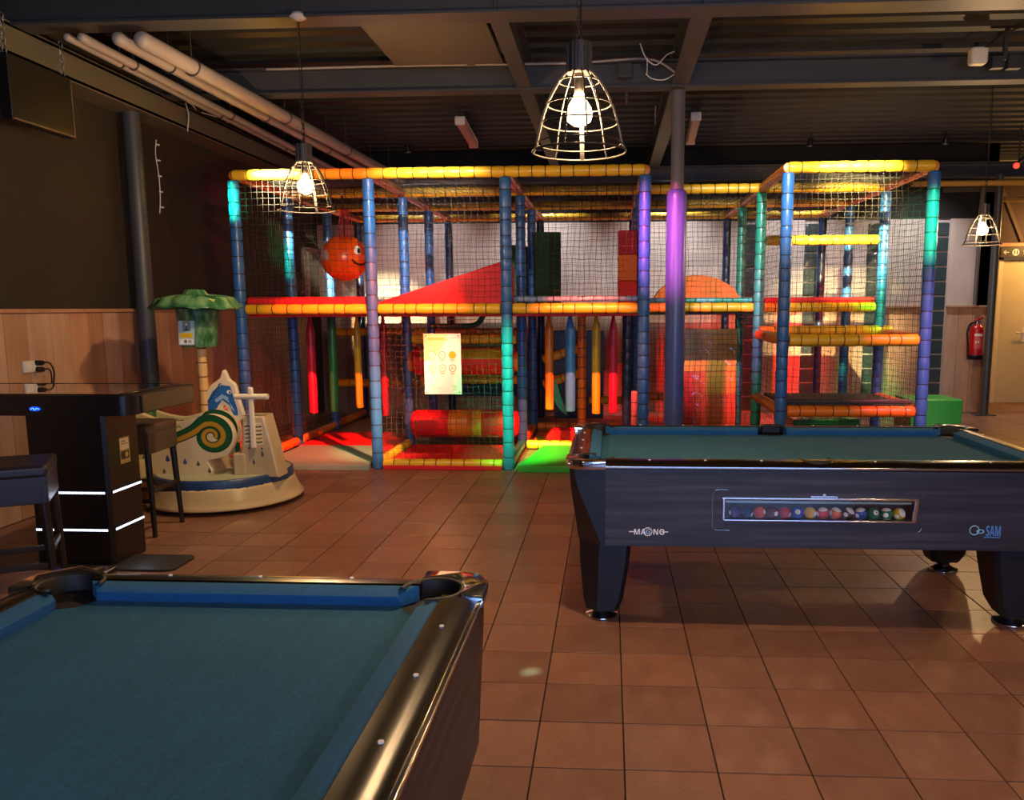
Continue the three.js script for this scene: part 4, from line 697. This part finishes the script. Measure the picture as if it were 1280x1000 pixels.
const T2 = poolTable([-0.935, 0, -1.0], -PI / 2, 'blue cloth pool table with bare rails in front of the touch table', 0.77, false);
// pool balls in the window
const ballDefs = [['#3a2c70', 0, 'dark purple', 0.4], ['#1c2c50', 10, 'navy', 1.1], ['#d8442c', 0, 'orange-red', 2.4], ['#5a1c24', 0, 'maroon', 2.2], ['#c02430', 0, 'red', 2.6], ['#1c4a9c', 2, 'blue with a number spot', 0.05], ['#d8a81c', 0, 'yellow', 2.5], ['#c83038', -1, 'red and white striped', 0.3], ['#d85a28', -1, 'orange and white striped', 0.4], ['#2c1a1c', -1, 'black and white striped', 0.9], ['#1f4f9c', -1, 'blue and white striped', 0.7], ['#157048', 6, 'green with a number spot', 0.35], ['#157850', -1, 'green and white striped', 1.2], ['#d0a828', -1, 'yellow and white striped', 0.9]];
const ballGeo = new THREE.SphereGeometry(0.0275, 28, 20);
ballDefs.forEach(([c, n, w, turn], k) => {
  const t = canvasTex(256, 128, (g) => { g.fillStyle = n === -1 ? '#e6e0d0' : c; g.fillRect(0, 0, 256, 128); if (n === -1) { g.fillStyle = c; g.fillRect(0, 36, 256, 56); } g.fillStyle = '#e8e4da'; for (const x of [64, 192]) { g.beginPath(); g.arc(x, 64, 17, 0, 7); g.fill(); } if (n > 0) { g.fillStyle = '#1a1a1a'; g.font = 'bold 22px sans-serif'; g.textAlign = 'center'; g.textBaseline = 'middle'; g.fillText(String(n), 64, 65); g.fillText(String(n), 192, 65); } });
  const o = obj('pool_ball', ballGeo, mat(0xffffff, 0.08, { map: t })); o.position.set(0.935 - 0.364 + k * 0.056, 0.8 - 0.265 + 0.0275, -4.215 + 0.615 - 0.05); o.rotation.set(0.5 * Math.sin(k * 2.1), turn - (n > 0 ? 0.2 : 1.6), 0.8 * Math.sin(k * 1.3));
  tag(o, `${w} pool ball in the ball window of the pool table`, 'pool ball', 'pool balls behind the glass window');
});

// ---------------------------------------------------------------- touch table, stools
{
  const o = thing('touch_table', 'black arcade touch table with glass top and white light strips round its foot', 'arcade table', [-3.2, 0, -4.8]);
  const toL = (x, z) => [x + 3.2, z + 4.8];
  const topS = (() => { const s = new THREE.Shape(), x0 = -0.85, x1 = 0.49, z0 = -0.37, z1 = 0.37, r = 0.09; s.moveTo(x0 + r, z0); s.lineTo(x1 - r * 0.2, z0); s.quadraticCurveTo(x1, z0, x1, z0 + r * 0.2); s.lineTo(x1, z1 - r); s.quadraticCurveTo(x1, z1, x1 - r, z1); s.lineTo(x0 + r, z1); s.quadraticCurveTo(x0, z1, x0, z1 - r); s.lineTo(x0, z0 + r); s.quadraticCurveTo(x0, z0, x0 + r, z0); return s; })();
  const top = obj('top_case', ext(topS, 0.108, 0.004).rotateX(PI / 2).translate(0, 0.996, 0), mat(0x121316, 0.3), o);
  obj('side_fascia', [rb(0.012, 0.1, 0.58, 0.003, 0.5, 0.94, -0.04)], mat(0x3c3a26, 0.35), top);
  obj('glass_top', rb(1.24, 0.006, 0.66, 0.002, -0.19, 1.003, 0), M.glassTop, top);
  obj('screen_rim', [bx(1.22, 0.002, 0.012, -0.19, 1.007, -0.31), bx(0.012, 0.002, 0.62, 0.41, 1.007, 0), bx(0.012, 0.002, 0.62, -0.79, 1.007, 0)], M.black, top);
  const badge = obj('badge', new THREE.SphereGeometry(0.035, 20, 10).scale(1.15, 0.42, 0.12).translate(-0.06, 0.925, 0.372), mat(0x0a2a80, 0.3, { emissive: 0x0a48ff, emissiveIntensity: 1.6 }), top);
  obj('badge_script', pipe([[-0.085, 0.92, 0.378], [-0.07, 0.93, 0.378], [-0.06, 0.919, 0.378], [-0.045, 0.929, 0.378], [-0.035, 0.922, 0.378]], 0.0018, 24, 5), mat(0x9fc4ff, 0.3, { emissive: 0x6fb0ff, emissiveIntensity: 2 }), badge);
  // foot: five-sided pedestal
  const P = [[-0.12, 0.375], [0.32, 0.375], [0.34, 0.36], [0.34, 0.06], [-0.12, 0.06]].map(([x, z]) => [x, -z]);
  obj('pedestal', ext(poly(P), 0.89).rotateX(-PI / 2), mat(0x0d0e12, 0.3), o);
  const st = mat(0xf4f8ff, 0.4, { emissive: 0xdfeaff, emissiveIntensity: 3.0 }), stripBase = M.black;
  for (const y of [0.44, 0.22]) {
    const bar = obj('light_strip', [bx(0.44, 0.022, 0.006, 0.1, y, 0.379), bx(0.006, 0.022, 0.3, 0.344, y, 0.21)], mat(0x0c1222, 0.5), o);
    const leds = []; for (let k = 0; k < 34; k++) leds.push(rb(0.0085, 0.013, 0.004, 0.002, -0.11 + k * 0.0128, y, 0.384, 1)); for (let k = 0; k < 22; k++) leds.push(rb(0.004, 0.013, 0.0085, 0.002, 0.349, y, 0.35 - k * 0.0132, 1));
    obj('diodes', leds, st, bar).userData.kind = 'stuff';
    for (const [x, z, w, ry] of [[0.1, 0.392, 0.44, 0], [0.357, 0.21, 0.29, PI / 2]]) { const l = new THREE.RectAreaLight(0xdce8ff, 14, w, 0.014); l.position.set(x, y, z); l.rotation.y = ry + PI; l.castShadow = true; bar.add(l); }
  }
  obj('foot_plate', ext((() => { const s = new THREE.Shape(); s.moveTo(-0.5, -0.45); s.lineTo(0.66, -0.45); s.quadraticCurveTo(0.72, -0.45, 0.72, -0.4); s.lineTo(0.72, -0.22); s.quadraticCurveTo(0.72, -0.16, 0.66, -0.16); s.lineTo(-0.5, -0.16); s.closePath(); return s; })(), 0.012).rotateX(-PI / 2), mat(0x2c2d30, 0.4), o);
  const card = canvasTex(128, 192, (g) => { g.fillStyle = '#b89c58'; g.fillRect(0, 0, 128, 192); g.fillStyle = '#e2d3a0'; g.fillRect(12, 10, 104, 80); g.fillStyle = '#5a6a3a'; g.fillRect(20, 24, 60, 8); g.fillRect(20, 44, 84, 6); g.fillStyle = '#3a3426'; g.fillRect(12, 100, 104, 60); g.fillStyle = '#c8ae60'; g.beginPath(); g.arc(86, 130, 20, 0, 7); g.fill(); });
  obj('sticker', new THREE.PlaneGeometry(0.1, 0.155).rotateY(PI / 2).translate(0.342, 0.66, 0.2), mat(0xffffff, 0.4, { map: card }), o);
  obj('sticker_tab', at(new THREE.RingGeometry(0.02, 0.036, 20, 1, PI, PI), 0.3425, 0.775, 0.2, 0, PI / 2, 0), mat(0x3a2a22, 0.3), o);
  obj('coin_light', new THREE.SphereGeometry(0.006, 8, 6).translate(0.02, 0.66, 0.377), mat(0x300808, 0.3, { emissive: 0x8a2020, emissiveIntensity: 0.8 }), o);
  tag(o, o.userData.label, 'arcade table');
}
function stool(pos, turn, label, sm) {
  const o = thing('bar_stool', label, 'stool', pos, turn);
  obj('seat', rb(0.4, 0.06, 0.4, 0.02, 0, 0.71, 0), sm, o); obj('apron', [rb(0.39, 0.14, 0.03, 0.006, 0, 0.62, 0.175), rb(0.39, 0.14, 0.03, 0.006, 0, 0.62, -0.175), rb(0.03, 0.14, 0.33, 0.006, 0.18, 0.62, 0), rb(0.03, 0.14, 0.33, 0.006, -0.18, 0.62, 0)], sm, o);
  for (const sx of [1, -1]) for (const sz of [1, -1]) obj('leg', rod([sx * 0.19, 0, sz * 0.19], [sx * 0.165, 0.68, sz * 0.165], 0.017, 4, 0.026).rotateY(0), mat(0x17171b, 0.4), o);
  for (const s of [1, -1]) { obj('rung', rb(0.34, 0.03, 0.02, 0.005, 0, 0.24, s * 0.178), mat(0x241c18, 0.45), o); obj('rung', rb(0.02, 0.03, 0.34, 0.005, s * 0.178, 0.3, 0), mat(0x241c18, 0.45), o); }
}
stool([-3.17, 0, -5.22], 0.05, 'dark bar stool with a brown padded seat between the touch table and the ride', mat(0x4a3a2c, 0.4));
stool([-2.98, 0, -3.8], 0.5, 'dark purple-grey bar stool in front of the touch table', mat(0x2b2733, 0.4));

// ---------------------------------------------------------------- coin ride with sea horse
{
  const o = thing('kiddie_ride', 'cream coin-operated sea horse ride with green palm canopy on a round base', 'kiddie ride', [-3.0, 0, -6.12]);
  obj('base', lathe([[0, 0.03], [0.5, 0.03], [0.575, 0.032], [0.585, 0.045], [0.57, 0.06], [0.545, 0.1], [0.52, 0.17], [0.512, 0.19], [0, 0.19]], 56), M.cream2, o);
  obj('underside', lathe([[0, 0], [0.48, 0], [0.48, 0.03], [0, 0.03]], 40), M.black, o);
  const wave = lathe([[0.508, 0.175], [0.516, 0.18], [0.51, 0.235], [0.5, 0.248], [0.49, 0.25]], 72); { const p = wave.getAttribute('position'); for (let i = 0; i < p.count; i++) if (p.getY(i) < 0.2) p.setY(i, p.getY(i) - 0.02 + 0.018 * Math.sin(9 * Math.atan2(p.getZ(i), p.getX(i))) + 0.01 * Math.sin(23 * Math.atan2(p.getZ(i), p.getX(i)))); wave.computeVertexNormals(); }
  obj('blue_band', wave, M.rideBlue, o); obj('deck', lathe([[0, 0.246], [0.494, 0.246], [0.494, 0.18]], 48), M.ridePlate, o);
  // painted side of the carriage
  const side = canvasTex(1024, 640, (g, w, h) => {
    g.fillStyle = '#d9c9a2'; g.fillRect(0, 0, w, h);
    const curl = (r0, col, lw) => { g.strokeStyle = col; g.lineWidth = lw; g.lineCap = 'round'; g.beginPath(); g.moveTo(0, 190 + r0); g.bezierCurveTo(200, 330 + r0 * 0.6, 420, 300 + r0 * 0.5, 640, 150 + r0 * 0.8); for (let k = 0; k <= 60; k++) { const t = k / 60, q = -2.0 + t * 8.2, rr = (190 - r0 * 0.9) * (1 - t * 0.72); g.lineTo(800 + rr * Math.cos(q), 240 + rr * Math.sin(q)); } g.stroke(); };
    curl(0, '#1d5a34', 70); curl(66, '#c0912a', 46); curl(110, '#1d4a30', 12); curl(-36, '#173f2a', 10);
    g.strokeStyle = '#2e6a48'; g.lineWidth = 8; for (let x = 20; x < 520; x += 44) { g.beginPath(); g.arc(x, 110 + 0.1 * x, 20, 3.4, 6.0); g.stroke(); }
    g.fillStyle = '#8f9a3c'; g.beginPath(); g.ellipse(240, 260, 44, 36, 0.2, 0, 7); g.fill();
    const drop = (x, y, s, c) => { g.fillStyle = c; g.beginPath(); g.moveTo(x, y - 34 * s); g.bezierCurveTo(x + 8 * s, y - 8 * s, x + 17 * s, y, x + 15 * s, y + 12 * s); g.bezierCurveTo(x + 10 * s, y + 28 * s, x - 10 * s, y + 28 * s, x - 15 * s, y + 12 * s); g.bezierCurveTo(x - 17 * s, y, x - 8 * s, y - 8 * s, x, y - 34 * s); g.fill(); };
    drop(380, 470, 1.3, '#3a4f8a'); drop(540, 500, 1.2, '#46549a'); drop(160, 460, 0.9, '#5a6a58'); drop(340, 600, 1, '#6a6450'); drop(660, 520, 1, '#5a5246'); drop(760, 590, 1, '#5a5246'); drop(60, 520, 1.2, '#56705a');
  });
  side.flipY = true;
  const uvFit = (g, x0, y0, w, h) => { const p = g.getAttribute('position'), u = new Float32Array(p.count * 2); for (let i = 0; i < p.count; i++) { u[2 * i] = (p.getX(i) - x0) / w; u[2 * i + 1] = (p.getY(i) - y0) / h; } g.setAttribute('uv', new THREE.BufferAttribute(u, 2)); return g; };
  const paint = mat(0xffffff, 0.3, { map: side });
  const wing = () => smooth([[-0.5, 0.25], [-0.5, 0.62], [-0.42, 0.72], [-0.3, 0.68], [-0.12, 0.65], [0.02, 0.68], [0.16, 0.71], [0.28, 0.66], [0.32, 0.54], [0.27, 0.42], [0.16, 0.38], [0.1, 0.36], [0.09, 0.25]]);
  const body = new THREE.Group(); body.name = 'carriage'; o.add(body); body.position.set(-0.12, -0.01, 0.12);
  for (const [z, dx] of [[0.08, 0], [-0.22, -0.1]]) { const g = uvFit(ext(wing(), 0.04, 0.006, 8), -0.52, 0.25, 0.86, 0.48); obj('side_wing', g.translate(dx, 0, z), paint, body); }
  obj('carriage_box', [rb(0.56, 0.36, 0.28, 0.02, -0.2, 0.44, -0.07), ext(poly([[-0.5, 0.25], [0.13, 0.25], [0.08, 0.5], [-0.46, 0.5]]), 0.3, 0.01).translate(0, 0, -0.2)], M.cream2, body);
  obj('seat', rb(0.4, 0.04, 0.24, 0.015, -0.22, 0.6, -0.07), mat(0x2c58a4, 0.35), body); obj('backrest', rb(0.05, 0.22, 0.26, 0.02, -0.46, 0.68, -0.07), M.palm, body);
  obj('tread', [rb(0.14, 0.14, 0.1, 0.01, -0.42, 0.31, 0.2)], M.cream2, body);
  // sea horse head board
  const headPts = [[-0.12, 0.18], [-0.13, 0.42], [-0.12, 0.55], [-0.08, 0.64], [-0.03, 0.685], [0.0, 0.71], [0.02, 0.76], [0.045, 0.7], [0.085, 0.66], [0.1, 0.58], [0.12, 0.5], [0.13, 0.44], [0.09, 0.41], [0.05, 0.43], [0.035, 0.5], [0.005, 0.53], [-0.01, 0.48], [0.02, 0.36], [0.04, 0.18]];
  const head = canvasTex(384, 768, (g, w, h) => {
    g.fillStyle = '#e2d8bc'; g.fillRect(0, 0, w, h); const X = (x) => (x + 0.15) / 0.3 * w, Y = (y) => h - (y - 0.16) / 0.62 * h;
    g.fillStyle = '#2b6cb4'; g.beginPath(); [[-0.1, 0.2], [-0.11, 0.42], [-0.1, 0.55], [-0.06, 0.62], [0, 0.665], [0.06, 0.655], [0.08, 0.57], [0.1, 0.49], [0.1, 0.45], [0.07, 0.45], [0.05, 0.52], [0.0, 0.56], [-0.04, 0.5], [-0.03, 0.36], [-0.02, 0.2]].forEach(([x, y], i) => (i ? g.lineTo(X(x), Y(y)) : g.moveTo(X(x), Y(y)))); g.fill();
    g.fillStyle = '#9cc4e4'; g.beginPath(); [[-0.05, 0.56], [0.0, 0.6], [0.04, 0.58], [0.06, 0.5], [0.085, 0.47], [0.06, 0.53], [0.01, 0.57], [-0.04, 0.54]].forEach(([x, y], i) => (i ? g.lineTo(X(x), Y(y)) : g.moveTo(X(x), Y(y)))); g.fill();
    g.strokeStyle = '#143a74'; g.lineWidth = 9; for (let k = 0; k < 7; k++) { g.beginPath(); g.arc(X(-0.105 + k * 0.017), Y(0.5 + k * 0.026), 20, 2.6, 5.0); g.stroke(); }
    g.lineWidth = 8; for (const dx of [0, 0.035]) { g.beginPath(); g.moveTo(X(-0.08 + dx), Y(0.5)); g.bezierCurveTo(X(-0.09 + dx), Y(0.42), X(-0.06 + dx), Y(0.32), X(-0.07 + dx), Y(0.2)); g.stroke(); }
    g.strokeStyle = '#7a5a48'; g.lineWidth = 14; g.beginPath(); g.moveTo(X(-0.03), Y(0.46)); g.bezierCurveTo(X(-0.04), Y(0.36), X(-0.0), Y(0.3), X(-0.01), Y(0.18)); g.stroke();
    g.fillStyle = '#fff'; g.beginPath(); g.ellipse(X(0.05), Y(0.615), 20, 16, 0.3, 0, 7); g.fill(); g.fillStyle = '#101828'; g.beginPath(); g.arc(X(0.054), Y(0.613), 9, 0, 7); g.fill();
  });
  const hg = uvFit(ext(smooth(headPts), 0.03, 0.008, 8), -0.15, 0.16, 0.3, 0.62); const hb = obj('sea_horse', hg, mat(0xffffff, 0.3, { map: head }), o); hb.position.set(-0.03, 0.15, -0.12); hb.scale.set(1.2, 1.12, 1);
  obj('green_stand', rod([0.1, 0.24, -0.02], [0.1, 0.45, -0.02], 0.02, 10), vinyl(0x174a30), o);
  // steering block with handle
  const sb = new THREE.Group(); sb.name = 'steering_block'; o.add(sb); sb.position.set(0.36, 0.24, 0.14);
  obj('block', [ext(poly([[-0.13, 0], [0.15, 0], [0.115, 0.2], [0.06, 0.44], [-0.08, 0.44], [-0.1, 0.2]]), 0.16, 0.014).translate(0, 0, -0.08), rb(0.1, 0.17, 0.2, 0.015, -0.13, 0.085, 0)], M.cream2, sb);
  const stripes = canvasTex(128, 128, (g) => { g.fillStyle = '#d9c9a2'; g.fillRect(0, 0, 128, 128); const cs = ['#2c3a30', '#7a5a28', '#3a3f28', '#8a6a30', '#24402f']; for (let k = 0; k < 5; k++) { g.strokeStyle = cs[k]; g.lineWidth = 8; g.beginPath(); g.moveTo(4, 24 + k * 22); g.bezierCurveTo(40, 14 + k * 22, 80, 34 + k * 22, 124, 22 + k * 22); g.stroke(); } });
  obj('painted_stripes', new THREE.PlaneGeometry(0.14, 0.17).translate(-0.01, 0.32, 0.0955), mat(0xffffff, 0.35, { map: stripes }), sb);
  const dr = poly([[0, 0.03], [0.01, 0], [0, -0.018], [-0.01, 0]]); obj('painted_drops', [[-0.02, 0.1], [0.05, 0.16]].map(([x, y]) => ext(dr, 0.001).translate(x, y, 0.0945)), mat(0x3f4a58, 0.4), sb);
  obj('lever', [at(rb(0.04, 0.46, 0.03, 0.012), -0.01, 0.44, 0.105), rod([-0.13, 0.6, 0.105], [0.12, 0.6, 0.105], 0.022, 14)], mat(0xe4dcc4, 0.3), sb);
  for (const x of [-0.05, 0.05]) obj('bolt', new THREE.SphereGeometry(0.007, 8, 6).translate(x, 0.21, 0.1), mat(0x4a2018, 0.5), sb);
  // palm trunk, coin box and leafy canopy
  obj('trunk', lathe(Array.from({ length: 15 }, (_, k) => [0.034 + 0.004 * (k % 2), 0.24 + k * 0.071]), 18).translate(-0.18, 0, -0.1), M.trunk, o);
  obj('trunk_rings', Array.from({ length: 9 }, (_, k) => ring(0.037, 0.004, -0.18, 0.3 + k * 0.11, -0.1, 20)), M.trunkRing, o);
  const box = obj('coin_box', new THREE.CylinderGeometry(0.175, 0.145, 0.29, 6, 1).rotateY(PI / 6).translate(-0.185, 1.34, -0.08), M.palm, o);
  const stick = canvasTex(128, 224, (g) => { g.fillStyle = '#a9cfe0'; g.fillRect(0, 0, 128, 224); g.fillStyle = '#7c9199'; g.fillRect(34, 24, 62, 96); g.fillStyle = '#20262a'; g.fillRect(60, 66, 8, 44); g.fillRect(50, 106, 30, 8); g.fillStyle = '#f2f4f4'; g.beginPath(); g.arc(64, 70, 9, 0, 7); g.fill(); g.fillStyle = '#e8c81c'; g.fillRect(14, 134, 98, 36); g.fillStyle = '#b89c14'; g.fillRect(24, 144, 78, 4); g.fillRect(20, 156, 84, 4); g.fillStyle = '#eef4f6'; g.fillRect(10, 178, 108, 38); g.fillStyle = '#6a7a86'; g.beginPath(); g.arc(56, 197, 14, 0, 7); g.fill(); g.fillRect(80, 186, 8, 22); g.fillRect(94, 186, 8, 22); });
  obj('sticker', new THREE.PlaneGeometry(0.125, 0.225).rotateX(-0.09).translate(-0.2, 1.325, 0.07), mat(0xffffff, 0.35, { map: stick }), box);
  const can = new THREE.LatheGeometry([[0.02, 0.135], [0.07, 0.13], [0.09, 0.1], [0.1, 0.08], [0.2, 0.072], [0.27, 0.055], [0.3, 0.01], [0.325, -0.015], [0.32, -0.025], [0.1, -0.02], [0, -0.02]].map((p) => new THREE.Vector2(...p)), 72);
  { const p = can.getAttribute('position'); for (let i = 0; i < p.count; i++) { const x = p.getX(i), z = p.getZ(i), r = Math.hypot(x, z), q = Math.atan2(z, x), f = 1 + 0.05 * Math.abs(Math.sin(q * 5.5)) * Math.min(1, r / 0.25); p.setX(i, x * f); p.setZ(i, z * f); if (r > 0.1) p.setY(i, p.getY(i) + 0.014 * Math.abs(Math.sin(q * 5.5)) - 0.006 * Math.sin(q * 3)); } can.computeVertexNormals(); }
  obj('canopy', can.translate(-0.19, 1.5, -0.08), M.palm, o);
}

renderer.render(scene, camera);
